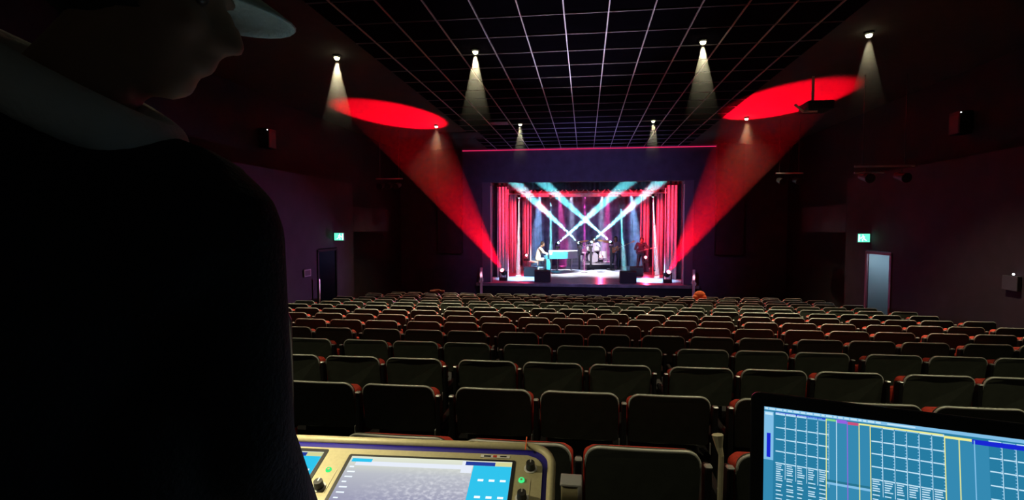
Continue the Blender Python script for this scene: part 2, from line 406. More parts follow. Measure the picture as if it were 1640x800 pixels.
spot('piano_light', (-.4, 23.2, 3.1), (-1.5, 25.2, .0), 2600, (.05, .75, 1), 10, .5, .05)
spot('magenta_floor_wash', (0, 24.6, 3.3), (0.3, 24.2, SZ), 900, (1, .05, .35), 17, .9, .1)
spot('backcloth_wash', (0, 25.5, 5.4), (0, 29, 1), 1100, (.07, .17, 1), 50, .7, .3)
spot('header_fill', (0, 11.5, 3.4), (0, 20, 1.9), 1100, (.40, .34, 1), 38, 1, .1)  # added unseen spot to tint the wall above the opening
spot('ceiling_fill', (-.3, 19.2, -.5), (-.2, 8.4, CZ), 3200, (.80, .74, 1), 10.5, 1, .2)  # two added unseen spots, brighten the ceiling bars
spot('ceiling_fill', (.3, 19.2, -.5), (.2, 15.5, CZ), 420, (.75, .62, 1), 24, 1, .2)
for sx in (-1, 1): spot('side_fill', (sx*2.0, 19.3, -.4), (sx*6.9, 10, .6), 900 if sx < 0 else 120, (.75, .35, 1), 17, 1, .2)  # added unseen spots to tint the side walls purple

# ------------------------------------------------------------------ stage cloths, truss
def pleat(x0, x1, y, z0, z1, depth=.06, per=.16, n=None):
    n = n or max(8, int((x1-x0)/per*8)); bm = nb(); prev = None; th = .02
    cols = []
    for i in range(n+1):
        x = x0+(x1-x0)*i/n; dy = depth*.5*math.sin(2*PI*(x-x0)/per)+depth*.2*math.sin(5.1*(x-x0)/per+1)
        cols.append([bm.verts.new((x, y+dy, z0)), bm.verts.new((x, y+dy, z1)), bm.verts.new((x, y+dy+th, z1)), bm.verts.new((x, y+dy+th, z0))])
    for a, b in zip(cols, cols[1:]):
        for k in range(4): bm.faces.new((a[k], b[k], b[(k+1) % 4], a[(k+1) % 4]))
    bm.faces.new(cols[0][::-1]); bm.faces.new(cols[-1]); return bm
LEG = [(21.9, 3.45, 3.88, 3.42), (23.9, 3.30, 3.62, 3.5), (25.6, 2.88, 3.20, 3.5)]
for i, (y, xa, xb, zt) in enumerate(LEG):
    for sx in (-1, 1):
        x0, x1 = sorted((sx*xa, sx*xb)); w = 'left' if sx < 0 else 'right'; dep = ('front', 'middle', 'rear')[i]
        t = thing('stage_curtain', '%s pleated curtain leg on %s side of stage, lit red' % (dep, w), 'curtain', ((x0+x1)/2, y, SZ), 0, 'red lit stage legs')
        h = (x1-x0)/2
        obj('cloth', pleat(-h, h, 0, .01, zt-SZ, .07, .14), M['leg'], t, smooth=True)
        tb = nb(); tube(tb, [(-h-.05, 0, zt-SZ+.02), (h+.05, 0, zt-SZ+.02)], .025); obj('rail', tb, M['metal'], t)
    bb = thing('border_curtain', ('front dark border curtain across the top of the stage opening', 'middle border curtain with a narrow red lit valance', 'rear dark border curtain above the band')[i], 'curtain', (0, y+.15, 0))
    zb = (3.27, 3.36, 3.40)[i]
    obj('cloth', pleat(-xb-.1, xb+.1, 0, zb, 6.6, .05, .2), M['drape'], bb, smooth=True)
    if i == 1: obj('valance', pleat(-xb+.25, xb-.25, -.06, 3.08, 3.36, .03, .2), M['leg'], bb, smooth=True)
    tb = nb(); tube(tb, [(-xb-.15, 0, 6.6), (xb+.15, 0, 6.6)], .025); obj('rail', tb, M['metal'], bb)
    tb = nb()
    for x in (-xb, 0, xb): tube(tb, [(x, 0, 6.6), (x, 0, 6.999)], .012, 6)
    obj('hanger', tb, M['metal'], bb)
# dark outer masking so the wings stay black
for sx in (-1, 1):
    for (y, xa) in ((21.95, 3.9), (25.7, 3.4)):
        x0, x1 = sorted((sx*xa, sx*7.1))
        o = obj('wing_drape', pleat(x0, x1, y+.1, SZ+.01, 5.0, .08, .25), M['drape'], smooth=True)
        tag(o, 'black wing drape behind the %s %s curtain leg' % ('front' if y < 23 else 'rear', 'left' if sx < 0 else 'right'), 'curtain', 'black wing drapes')
t = thing('backcloth', 'blue grey pleated backcloth hanging behind the band', 'curtain', (0, 29.0, SZ))
obj('cloth', pleat(-5.5, 5.5, 0, .01, 5.6, .10, .34), M['backcloth'], t, smooth=True)
tb = nb(); tube(tb, [(-5.6, 0, 5.63), (5.6, 0, 5.63)], .03); obj('rail', tb, M['metal'], t)
# hanging pale banners on the backcloth (dark printed rectangles)
def truss(x0, x1, y, z, s=.26, label=''):
    t = thing('lighting_truss', label, 'truss', ((x0+x1)/2, y, z)); h = (x1-x0)/2
    bm = nb()
    for a in (-1, 1):
        for b in (-1, 1): tube(bm, [(-h, a*s/2, b*s/2), (h, a*s/2, b*s/2)], .022, 6)
    obj('chord', bm, M['steel'], t); bm = nb(); n = int(2*h/s)
    for i in range(n):
        xa = -h+i*2*h/n; xb = -h+(i+1)*2*h/n; q = 1 if i % 2 else -1
        for a in (-1, 1):
            tube(bm, [(xa, a*s/2, -q*s/2), (xb, a*s/2, q*s/2)], .012, 5); tube(bm, [(xa, -q*s/2, a*s/2), (xb, q*s/2, a*s/2)], .012, 5)
    obj('lacing', bm, M['steel'], t)
    bm = nb()
    for x in (-h*.8, h*.8): tube(bm, [(x, 0, s/2), (x, 0, 7-z-.01)], .012, 5)
    obj('hanging_wire', bm, M['metal'], t)
    return t
truss(-3.9, 3.9, 23.5, 3.32, .24, 'steel lighting truss spanning the stage just under the borders')
# three upright pale pipes on each side
for sx in (-1, 1):
    for i, (x, y) in enumerate(((3.40, 21.95), (3.17, 23.95), (2.78, 25.6))):
        o = obj('upright_pipe', tube(nb(), [(sx*x, y, SZ), (sx*x, y, 3.3)], .022, 10), mat('rosy white pipe', (.85, .75, .78), .4))
        tag(o, 'thin pale upright pipe beside the %s %s curtain leg' % (('front', 'middle', 'rear')[i], 'left' if sx < 0 else 'right'), 'pipe', 'upright pipes')
# rear floor lamps with red lenses
for (x, y, z, w) in ((-2.93, 25.0, .22, 'beside the left rear leg'), (2.96, 25.0, .16, 'beside the right rear leg'), (.78, 25.4, .16, 'in front of the drum riser')):
    moving_head((x, y, z), (x*.6, 20.0, -.1), M['lens_red'], 'low stage lamp with glowing red lens '+w, group='red floor lamps', s=.8)
    spot('red_lamp', (x, y-.2, z), (x*.8, 22, SZ), 120, (1, .05, .16), 38, .6, .05)

# stage-edge posts
for sx, w in ((-1, 'left'), (1, 'right')):
    o = obj('handrail_post', box(nb(), sx*4.12-.045, sx*4.12+.045, 19.55, 19.64, SZ-.72, .02, .012), mat('white post paint', (.8, .7, .74), .5))
    tag(o, 'short white post at the %s front corner of the stage' % w, 'post', 'stage corner posts')

# ------------------------------------------------------------------ people
def Rz(a): return Matrix.Rotation(a, 4, 'Z')
def head_mesh(bm, c, h, up=(0, 0, 1), k=1.0):
    """c head centre, h facing direction; size factor k"""
    h = Vector(h).normalized(); up = Vector(up); s = h.cross(up).normalized(); u = s.cross(h).normalized()
    c = Vector(c); Rm = Matrix((s, h, u)).transposed().to_4x4()
    P = lambda x, y, z: c+(s*x+h*y+u*z)*k
    def e(x, y, z, rx, ry, rz): ell(bm, P(x, y, z), (rx*k, ry*k, rz*k), Rm, 2)
    e(0, -.005, .025, .076, .097, .092)       # skull
    e(0, .022, -.035, .060, .072, .075)       # face
    e(0, .050, -.088, .036, .034, .030)       # chin
    e(0, .030, -.075, .052, .050, .034)       # jaw
    capsule(bm, P(0, .088, .012), P(0, .112, -.028), .009*k, .015*k, 10)  # nose
    for q in (-1, 1):
        e(q*.012, .098, -.032, .009, .010, .008)
        e(q*.077, -.002, -.012, .010, .019, .032)       # ear
        e(q*.030, .082, .032, .024, .012, .009)          # brow
        e(q*.034, .070, -.022, .022, .020, .020)         # cheek
    e(0, .088, -.056, .024, .012, .007); e(0, .086, -.067, .021, .012, .008)  # lips
    return P, Rm, s, h, u
def hand_mesh(bm, w, d, nrm, side, k=1.0, curl=.5):
    """w wrist, d direction of hand, nrm back-of-hand normal, side +1: thumb on d x nrm side"""
    w, d, n = Vector(w), Vector(d).normalized(), Vector(nrm).normalized()
    n = (n-d*n.dot(d)).normalized(); s = d.cross(n).normalized()
    Rm = Matrix((s, d, n)).transposed().to_4x4()
    ell(bm, w+d*.045*k, (.042*k, .052*k, .016*k), Rm, 2)
    ell(bm, w+d*.075*k, (.040*k, .020*k, .014*k), Rm, 2)
    for i, L in enumerate((.072, .082, .076, .060)):
        off = side*(.030-.020*i)
        p = w+d*.085*k+s*off*k; a = 0; dirv = d.copy()
        r = .0088-.0006*i
        for j, f in enumerate((.45, .32, .23)):
            a += curl*(.35+.25*j)
            dv = d*math.cos(a)-n*math.sin(a); q = p+dv*L*f*k
            capsule(bm, p, q, r*k*(1-.1*j), r*k*(.92-.1*j), 8); p = q
    p = w+d*.02*k+s*side*.034*k
    q = p+(d*.6+s*side*.75-n*.25).normalized()*.038*k; r2 = q+(d*.9+s*side*.25-n*.4).normalized()*.030*k
    capsule(bm, p, q, .013*k, .010*k, 8); capsule(bm, q, r2, .010*k, .0085*k, 8)
def foot_mesh(bm, ank, toe_dir, k=1.0):
    a = Vector(ank); t = Vector((toe_dir[0], toe_dir[1], 0)).normalized()
    zz = a.z-.075*k
    capsule(bm, Vector((a.x, a.y, zz+.035*k))-t*.05*k, Vector((a.x, a.y, zz+.032*k))+t*.15*k, .038*k, .034*k, 10)
    capsule(bm, a, Vector((a.x, a.y, zz+.045*k)), .042*k, .04*k, 10)
def person(label, J, face, mats, loc, rz=0, vox=.014, hat=None, hands=(None, None), group=None, hairlen=0, k=1.0, cat='person'):
    """J joints in local space: head, neck, chest, pelvis, (sh, el, wr, hip, kn, an) with L/R suffix"""
    t = thing('person', label, cat, loc, rz, group)
    V = {a: Vector(b) for a, b in J.items()}
    body = nb()
    P, Rm, s, h, u = head_mesh(body, V['head'], face, k=k)
    capsule(body, V['neck'], P(0, -.01, -.07), .058, .052)
    capsule(body, V['chest'], V['pelvis'], .12, .12)
    for q in 'LR':
        capsule(body, V['chest']+(V['neck']-V['chest'])*.6, V['sh'+q], .07, .055); capsule(body, V['sh'+q], V['el'+q], .050, .040); capsule(body, V['el'+q], V['wr'+q], .038, .026)
        hd = hands[0 if q == 'L' else 1] or dict(d=V['wr'+q]-V['el'+q], n=Vector((0, 0, 1)))
        hand_mesh(body, V['wr'+q], hd['d'], hd.get('n', (0, 0, 1)), hd.get('side', 1 if q == 'L' else -1), curl=hd.get('curl', .6))
        capsule(body, V['pelvis'], V['hip'+q], .11, .095); capsule(body, V['hip'+q], V['kn'+q], .082, .056); capsule(body, V['kn'+q], V['an'+q], .055, .036)
    rmesh(obj('body', body, mats[0], t), vox, 2)
    # hair
    hb = nb(); c0 = P(0, -.018, .038); ell(hb, c0, (.084*k, .098*k, .092*k), Rm, 3)
    if hairlen: ell(hb, P(0, -.06, -.05-hairlen/2), (.075*k, .045*k, .08+hairlen/2), Rm, 3)
    cut = [v for v in hb.verts if ((v.co-P(0, 0, 0)).dot(h) > .045 and (v.co-P(0, 0, 0)).dot(u) < .062)]
    bmesh.ops.delete(hb, geom=cut, context='VERTS')
    ho = obj('hair', hb, mats[1], t, smooth=True); so = ho.modifiers.new('thick', 'SOLIDIFY'); so.thickness = .012; so.offset = 1
    eb = nb()
    for q in (-1, 1): ell(eb, P(q*.030, .0735, .008), (.011, .011, .009), Rm, 2)
    obj('eyes', eb, M['eye'], t, smooth=True)
    # clothes
    sh = nb(); g = .016
    capsule(sh, V['chest'], V['pelvis'], .145, .135)
    mid = V['chest']+(V['neck']-V['chest'])*.45
    for q in 'LR':
        capsule(sh, mid, V['sh'+q], .095, .068); capsule(sh, V['chest'], V['sh'+q], .115, .06)
        capsule(sh, V['sh'+q], V['el'+q], .066, .054); capsule(sh, V['el'+q], V['el'+q]+(V['wr'+q]-V['el'+q])*.9, .052, .038)
    rmesh(obj('shirt', sh, mats[2], t), vox, 3)
    tr = nb()
    for q in 'LR':
        capsule(tr, V['pelvis'], V['hip'+q], .125, .112); capsule(tr, V['hip'+q], V['kn'+q], .102, .074); capsule(tr, V['kn'+q], V['an'+q]+Vector((0, 0, .02)), .074, .056)
    rmesh(obj('trousers', tr, mats[3], t), vox, 3)
    for q in 'LR':
        fb = nb(); td = V['kn'+q]-V['hip'+q]; td = td if Vector((td.x, td.y)).length > .1 else h
        foot_mesh(fb, V['an'+q], td); rmesh(obj('shoe', fb, M['black'], t), vox, 2)
    return t, P, Rm, s, h, u, V

# ---- the operator at the console, seen from behind, head turned right
OPJ = dict(head=(-.540, .560, 1.935), neck=(-.585, .50, 1.775), chest=(-.62, .455, 1.55), pelvis=(-.63, .345, 1.14),
           shR=(-.440, .535, 1.640), elR=(-.428, .555, 1.385), wrR=(-.425, .655, 1.215),
           shL=(-.81, .50, 1.66), elL=(-.90, .50, 1.37), wrL=(-.80, .68, 1.22),
           hipR=(-.55, .34, 1.08), knR=(-.53, .38, .66), anR=(-.54, .30, .285),
           hipL=(-.72, .34, 1.08), knL=(-.74, .40, .66), anL=(-.76, .30, .285))
hd = dict(d=(.15, 1, -.55), n=(0, .5, 1), curl=.35)
op, P, Rm, s, h, u, V = person('person in dark sweater and pale cap standing at the mixing console, head turned right', OPJ, (.90, .38, -.25),
    (M['skin'], M['hair'], M['sweater'], M['jeans']), (0, 0, 0), vox=.009, hands=(dict(hd, side=1), dict(hd, side=-1)))
# broad back of the sweater, softly folded
sw = nb()
capsule(sw, (-.63, .44, 1.56), (-.64, .35, 1.12), .19, .17, 24)
capsule(sw, (-.78, .46, 1.62), (-.47, .50, 1.62), .105, .095, 20)
capsule(sw, (-.60, .485, 1.715), (-.458, .53, 1.665), .085, .080, 18)
capsule(sw, (-.64, .485, 1.70), (-.78, .50, 1.66), .085, .078, 18)
capsule(sw, V['shR'], V['elR'], .084, .070, 20); capsule(sw, V['elR'], V['wrR'], .069, .050, 20)
capsule(sw, V['shL'], V['elL'], .084, .070, 20); capsule(sw, V['elL'], V['wrL'], .069, .050, 20)
for c in list(op.children):
    if c.name.startswith('shirt'): bpy.data.objects.remove(c)
capsule(sw, (-.50, .47, 1.42), (-.53, .45, 1.10), .095, .10, 18)
so = rmesh(obj('sweater', sw, M['sweater'], op), .010, 4)
# hood / collar ring
cb = nb(); pts = []
for i in range(25):
    a = 2*PI*i/24
    pts.append(Vector((-.575, .495, 1.795))+Vector((math.cos(a)*.093, math.sin(a)*.080, -.052*math.cos(a)-.010*math.sin(a))))
tube(cb, pts, .030, 12); co = rmesh(obj('collar', cb, M['hood'], op), .008, 2)
# cap: crown, brim, button
cp = nb(); c0 = P(0, -.012, .052); ell(cp, c0, (.091, .108, .082), Rm, 4)
bmesh.ops.delete(cp, geom=[v for v in cp.verts if (v.co-c0).dot(u) < -.012], context='VERTS')
cap = obj('cap_crown', cp, M['capcloth'], op, smooth=True); so = cap.modifiers.new('thick', 'SOLIDIFY'); so.thickness = .004; so.offset = 1
br = nb(); rows = []
for j in range(9):
    f = j/8; row = []
    for i in range(17):
        a = math.radians(-82+164*i/16)
        x = math.sin(a)*(.088-.004*f); y = math.cos(a)*.100+f*.088*math.cos(a*.9)**.8 if abs(a) < 1.5 else math.cos(a)*.1
        z = .044-.010*f-2.4*x*x*f-.014*f*f
        row.append(br.verts.new(P(x, y-.012, z)))
    rows.append(row)
for a, b in zip(rows, rows[1:]):
    for k in range(16): br.faces.new((a[k], a[k+1], b[k+1], b[k]))
bo = obj('cap_brim', br, M['capcloth'], op, smooth=True); so = bo.modifiers.new('thick', 'SOLIDIFY'); so.thickness = .004

# ------------------------------------------------------------------ theatre seats
def make_seat():
    t = thing('theatre_seat', 'x', 'seat', (0, 0, 0), 0, 'theatre seats')
    tilt = math.radians(9); zb, zt = .575, .895
    def T(x, y, z):  # lean the back towards the viewer at the top, slight wrap
        q = z-.40; return Vector((x, y*math.cos(tilt)-q*math.sin(tilt)+.05+ .18*x*x, .40+q*math.cos(tilt)+y*math.sin(tilt)))
    out = rrect(.485, zt-zb, [.02, .02, .062, .062], 7, 0, (zt+zb)/2)
    dense = []
    for (a, b) in zip(out, out[1:]+out[:1]):
        n = max(1, int(math.hypot(b[0]-a[0], b[1]-a[1])/.07)); dense += [(a[0]+(b[0]-a[0])*k/n, a[1]+(b[1]-a[1])*k/n) for k in range(n)]
    bm = nb(); slab(bm, dense, -.012, .012, T)
    obj('back_shell', bm, M['shell'], t)
    # raised edge trim along top and shoulders
    zt2 = zt-.002; path = []
    for (x, z) in [(-.2405, .77), (-.2405, .80)]: path.append(T(x, -.006, z))
    for k in range(8):
        a = math.radians(180-90*k/7); path.append(T(-.2405+.062+.062*math.cos(a), -.006, zt2-.062+.062*math.sin(a)))
    for k in range(1, 6): path.append(T(-.1785+.357*k/6, -.006, zt2))
    for k in range(8):
        a = math.radians(90-90*k/7); path.append(T(.2405-.062+.062*math.cos(a), -.006, zt2-.062+.062*math.sin(a)))
    for (x, z) in [(.2405, .80), (.2405, .77)]: path.append(T(x, -.006, z))
    n = len(path); bm = nb(); tube(bm, path, [.001, .004]+[.0075]*(n-4)+[.004, .001], 6); obj('edge_trim', bm, M['trimm'], t, smooth=True)
    # red back cushion in front of the shell
    bm = nb(); prof = [(.014, 1.0), (.045, 1.035), (.095, 1.03), (.122, .95), (.130, .8)]; rings = []
    o2 = rrect(.488, .268, [.04, .04, .036, .036], 6, 0, .699)
    for (yy, sc) in prof: rings.append([bm.verts.new(T(x*sc, yy, .699+(z-.699)*(sc if sc < 1 else 1))) for x, z in o2])
    for a, b in zip(rings, rings[1:]):
        for k in range(len(o2)): bm.faces.new((a[k], a[(k+1) % len(o2)], b[(k+1) % len(o2)], b[k]))
    bm.faces.new(rings[0][::-1]); bm.faces.new(rings[-1]); obj('back_cushion', bm, M['red'], t, smooth=True)
    # tipped-up seat pad
    bm = nb(); box(bm, -.225, .225, .19, .27, .37, .72, .03, 0, None, 2); obj('seat_pad', bm, M['red'], t)
    bm = nb(); box(bm, -.215, .215, .165, .192, .36, .66, .012, 0, None, 1); obj('seat_pan', bm, M['black'], t)
    # standards with arm pads
    def standard(x):
        bm = nb(); box(bm, x-.014, x+.014, -.035, .035, .0, .822, .006, 0, None, 1); box(bm, x-.014, x+.014, .0, .34, .50, .60, .01, 0, None, 1)
        box(bm, x-.02, x+.02, -.04, .26, 0, .03, .006, 0, None, 1); obj('leg', bm, M['black'], t)
        bm = nb(); box(bm, x-.021, x+.021, .02, .36, .60, .635, .012, 0, None, 2); obj('armrest', bm, M['black'], t)
        bm = nb(); box(bm, x-.016, x+.016, -.040, -.006, .822, .834, .005, 0, None, 1); obj('bracket_cap', bm, M['cap'], t)
    standard(-.273)
    bm = nb(); box(bm, .246, .253, -.02, .0, .53, .60, .002, 0, None, 1); obj('hinge_clip', bm, M['cap'], t)
    return t, standard
seat, standard = make_seat()
seat_end = copy_tree(seat)
bm = nb(); x = .273
box(bm, x-.014, x+.014, -.035, .035, .0, .822, .006, 0, None, 1); box(bm, x-.014, x+.014, .0, .34, .50, .60, .01, 0, None, 1); box(bm, x-.02, x+.02, -.04, .26, 0, .03, .006, 0, None, 1)
obj('leg', bm, M['black'], seat_end)
bm = nb(); box(bm, x-.021, x+.021, .02, .36, .60, .635, .012, 0, None, 2); obj('armrest', bm, M['black'], seat_end)
bm = nb(); box(bm, x-.016, x+.016, -.040, -.006, .822, .834, .005, 0, None, 1); obj('bracket_cap', bm, M['cap'], seat_end)
from bpy_extras.object_utils import world_to_camera_view
bpy.context.view_layer.update()
S.render.resolution_x, S.render.resolution_y = 1640, 800
def px(p):
    q = world_to_camera_view(S, cam, Vector(p)); return q.x*1640, (1-q.y)*800, q.z
ORD = ['nearest', 'second', 'third', 'fourth', 'fifth', 'sixth', 'seventh', 'eighth', 'ninth', 'tenth', 'eleventh', 'twelfth', 'thirteenth', 'fourteenth', 'farthest']
NTH = ['first', 'second', 'third', 'fourth', 'fifth', 'sixth', 'seventh', 'eighth', 'ninth', 'tenth', 'eleventh', 'twelfth', 'thirteenth']
first = {0: seat, 1: seat_end}; used = set(); nseat = 0
for r in range(15):
    Y = 2.17+.958*r; even = r % 2 == 0; spots = []
    for mod in range(-5, 6):
        base = (-.81 if even else -.58)+1.735*mod-(.04 if r == 0 else 0)
        for j in range(3): spots.append((base+.55*j, j == 2))
    L = sorted([s for s in spots if s[0] < 0], reverse=True); Rr = sorted([s for s in spots if s[0] >= 0])
    for lst, side in ((L, 'left'), (Rr, 'right')):
        for i, (x, end) in enumerate(lst):
            if abs(x) > 6.45: continue
            ix, iy, iz = px((x, Y, FZ(Y)+.85))
            if iz < .5 or ix < 330 or ix > 1690: continue
            if r == 0 and (ix < 440): continue
            src = first[1 if end else 0]; key = 1 if end else 0
            if key in used: o = copy_tree(src)
            else: o = src; used.add(key)
            o.location = (x, Y, FZ(Y)); nseat += 1
            rw = 'nearest row' if r == 0 else 'farthest row' if r == 14 else ORD[r]+' row from the console'
            o['label'] = 'red theatre seat, black back, %s, %s %s of stage centre' % (rw, NTH[i], side)
print('SEATS', nseat)

# things lying on the far seats
Y = 2.17+.958*14
t = nb(); box(t, -.19, .19, -.09, .09, .0, .20, .06); ell(t, (0, 0, .18), (.17, .09, .15), sub=3); box(t, -.21, .21, -.11, .11, -.01, .05, .02)
o = rmesh(obj('bag', t, M['orange'], None, (3.30, Y-.75+.05, FZ(Y-.9)+.76)), .012, 2)
tag(o, 'small bright orange bag with rounded top on a seat back near the stage', 'bag')
t = nb(); capsule(t, (-.2, 0, .02), (.2, 0, .03), .05, .045); capsule(t, (-.12, .04, .04), (.08, -.03, .06), .05, .04)
o = rmesh(obj('jacket', t, M['maroon'], None, (-4.72, Y-.02, FZ(Y)+.91)), .012, 2)
tag(o, 'dark reddish jacket draped over a seat back in the farthest row', 'jacket')

# ------------------------------------------------------------------ exit signs, doors and wall fittings
EXG = glow('green exit panel', (.12, .85, .50), 1.5); EXW = glow('white exit picture', (.75, 1, .9), 2.6)
for sx, w in ((-1, 'left'), (1, 'right')):
    t = thing('exit_sign', 'green lit exit sign with running figure above the %s side door' % w, 'exit sign', (sx*6.74, 13.1, 1.27), 0, 'exit signs')
    obj('housing', box(nb(), -.145, .145, -.03, .03, 0, .22, .01), M['metal'], t)
    obj('panel', box(nb(), -.135, .135, -.036, -.030, .01, .21, .002), EXG, t)
    bm = nb(); yy = -.040
    def bar(x0, z0, x1, z1, wd=.016):
        tube(bm, [(x0, yy, z0), (x1, yy, z1)], wd/2, 6)
    q = -sx
    bar(q*.02, .16, q*.0, .10); bar(q*.0, .10, q*.035, .07); bar(q*.035, .07, q*.03, .03); bar(0, .10, -q*.03, .06); bar(-q*.03, .06, -q*.06, .05)
    bar(q*.02, .15, q*.055, .12); bar(q*.02, .15, -q*.015, .13); ell(bm, (q*.028, yy, .182), (.013, .004, .013), sub=1)
    box(bm, q*.11-.012, q*.11+.012, yy-.003, yy+.003, .03, .19); box(bm, q*.08-.03, q*.08+.03, yy-.003, yy+.003, .10, .115)
    obj('pictogram', bm, EXW, t)
    obj('bracket', tube(nb(), [(sx*.14, 0, .12), (sx*.158, 0, .12)], .02, 8), M['metal'], t)
    # door in the recess, seen ajar
    ys = FZ(12.8)
    d = bpy.data.objects.new('door_%d' % (1 if sx < 0 else 2), None); COL.objects.link(d); d['kind'] = 'structure'; d.location = (sx*6.93, 13.2, ys)
    lf = nb(); xs = sorted((0, sx*.62)); box(lf, xs[0], xs[1], -.02, .02, .01, 2.10, .004)
    leaf = obj('door_leaf', lf, M['door'] if sx > 0 else M['pros'], d)
    hb = nb(); tube(hb, [(sx*.53, -.02, 1.0), (sx*.53, -.07, 1.0), (sx*.43, -.07, 1.0)], .009, 8); obj('door_handle', hb, M['steel'], leaf)
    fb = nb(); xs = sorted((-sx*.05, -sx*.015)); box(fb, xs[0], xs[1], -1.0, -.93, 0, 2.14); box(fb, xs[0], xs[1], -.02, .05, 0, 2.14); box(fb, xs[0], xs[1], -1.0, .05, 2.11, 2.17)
    obj('door_frame', fb, M['frame_lit_red'] if sx > 0 else M['wall_dark'], d)
lp = bpy.data.lights.new('corridor_lamp', 'POINT'); lp.energy = 12; lp.color = (.55, .85, 1); lp.shadow_soft_size = .05
o = bpy.data.objects.new('corridor_lamp', lp); COL.objects.link(o); o.location = (7.25, 12.5, .85)
lp = bpy.data.lights.new('corridor_lamp', 'POINT'); lp.energy = 1.0; lp.color = (.4, .5, 1); lp.shadow_soft_size = .05
o = bpy.data.objects.new('corridor_lamp', lp); COL.objects.link(o); o.location = (-7.25, 12.5, .85)

t = thing('wall_notice', 'small framed pale notice on the left side wall before the door', 'notice', (-6.89, 11.7, .50))
obj('frame', box(nb(), 0, .02, -.15, .15, -.09, .09, .004), M['paper'], t)
obj('sheet', box(nb(), .02, .024, -.12, .12, -.065, .065), mat('grey print', (.12, .11, .13), .8), t)
o = obj('handrail_post', tube(nb(), [(-6.80, 12.1, FZ(12.1)), (-6.80, 12.1, .30)], .018, 10), M['cap']); tag(o, 'thin pale upright post on the floor beside the left door', 'post')
t = thing('wall_box', 'small grey control box with white indicator on the right side wall', 'control box', (6.89, 8.95, .62))
obj('housing', box(nb(), -.06, 0, -.15, .15, 0, .24, .01), mat('grey box paint', (.06, .055, .07), .6), t)
obj('indicator', ell(nb(), (-.065, -.08, .27), (.018, .018, .018), sub=2), M['led_white'], t)
for sx, w in ((-1, 'left'), (1, 'right')):
    t = thing('wall_speaker', 'small dark wall speaker with one white indicator, high on the %s wall' % w, 'speaker', (sx*7.58, 11.1, 3.75), 0, 'side wall speakers')
    x0, x1 = sorted((0, -sx*.24)); obj('cabinet', box(nb(), x0, x1, -.15, .15, -.25, .2, .015), M['black'], t)
    obj('grille', box(nb(), -sx*.24-.006, -sx*.24+.006, -.13, .13, -.23, .12, .003), M['metal'], t)
    obj('indicator', ell(nb(), (-sx*.22, -.155, .16), (.013, .010, .013), sub=2), M['led_white'], t)

# lighting bars hung by the side walls
def hung_bar(x0, x1, y, z, label, n, second=None):
    t = thing('lighting_bar', label, 'lighting bar', ((x0+x1)/2, y, z)); h = (x1-x0)/2
    obj('pipe', tube(nb(), [(-h, 0, 0), (h, 0, 0)], .022, 10), M['steel'], t)
    if second: obj('pipe', tube(nb(), [(-h, 0, second), (0, 0, second)], .022, 10), M['steel'], t)
    bm = nb()
    for x in (-h*.7, h*.7): tube(bm, [(x, .03, 0), (x, .03, CZ-z-.001)], .010, 6)
    obj('drop_rod', bm, M['metal'], t)
    for i in range(n):
        x = -h*.6+1.2*h*i/max(1, n-1); b = nb()
        tube(b, [(x, .02, -.03), (x, .02, -.12)], .015, 6); tube(b, [(x, .18, -.18), (x, -.16, -.26)], [.075, .10], 14); obj('lamp_can', b, M['black'], t)
    return t
hung_bar(-6.75, -5.85, 15.6, 3.2, 'short steel lighting bar with dark lamps hung near the left wall', 3)
hung_bar(5.5, 6.25, 15.4, 3.2, 'short steel lighting bar with dark lamps hung near the right wall', 2)
hung_bar(5.55, 6.70, 11.2, 2.90, 'double steel lighting bar glinting high beside the right wall', 2, -.13)
# ceiling projector on the right
t = thing('projector', 'dark ceiling projector on a glinting white bracket in the right red spot', 'projector', (4.50, 11.0, CZ))
bm = nb(); tube(bm, [(.2, .2, -.001), (.2, .2, -.62)], .025, 10); tube(bm, [(.2, .1, -.61), (-.12, -.15, -.80), (-.30, -.18, -.66)], .024, 8); tube(bm, [(-.12, -.15, -.80), (.14, -.15, -.80)], .024, 8)
obj('bracket', bm, M['white'], t)
bm = nb(); box(bm, -.0, .50, -.1, .4, -.74, -.56, .03); obj('body', bm, M['black'], t)
bm = nb(); tube(bm, [(.12, -.10, -.65), (.12, -.14, -.65)], .05, 14); obj('lens', bm, M['metal'], t)

# ------------------------------------------------------------------ the band
def stand_pose(x=0, lean=0):
    return dict(head=(0, .03, 1.62), neck=(0, 0, 1.45), chest=(0, 0, 1.27), pelvis=(0, -.02, .95), hipL=(-.09, -.02, .92), hipR=(.09, -.02, .92),
                knL=(-.13, .04, .5), knR=(.15, .02, .5), anL=(-.15, -.02, .085), anR=(.20, .02, .085), shL=(-.19, 0, 1.41), shR=(.19, 0, 1.41))
SKM = (M['skin'], M['hair'])
def guitar(label, loc, rot, bass=False, m=None):
    t = thing('bass_guitar' if bass else 'electric_guitar', label, 'guitar', loc); t.rotation_euler = rot
    b = nb()
    ell(b, (-.14, 0, 0), (.15, .022, .155), sub=3); ell(b, (.05, 0, .0), (.12, .022, .12), sub=3); ell(b, (.13, 0, .09), (.06, .018, .05), sub=2); ell(b, (.12, 0, -.09), (.05, .018, .045), sub=2)
    rmesh(obj('body', b, m or M['wood'], t), .012, 2)
    L = .78 if bass else .62
    obj('neck', box(nb(), .12, .12+L, -.042, -.022, -.022, .022, .006), M['cream'], t)
    obj('headstock', box(nb(), .12+L, .12+L+.16, -.040, -.020, -.035, .04, .01), M['cream'], t)
    s_ = nb()
    for i in range(4): tube(s_, [(-.16, -.046, -.015+.01*i), (.12+L, -.046, -.015+.01*i)], .0015, 4)
    obj('strings', s_, M['steel'], t); obj('pickup', box(nb(), -.03, .03, -.036, -.02, -.04, .04, .004), M['black'], t)
    return t
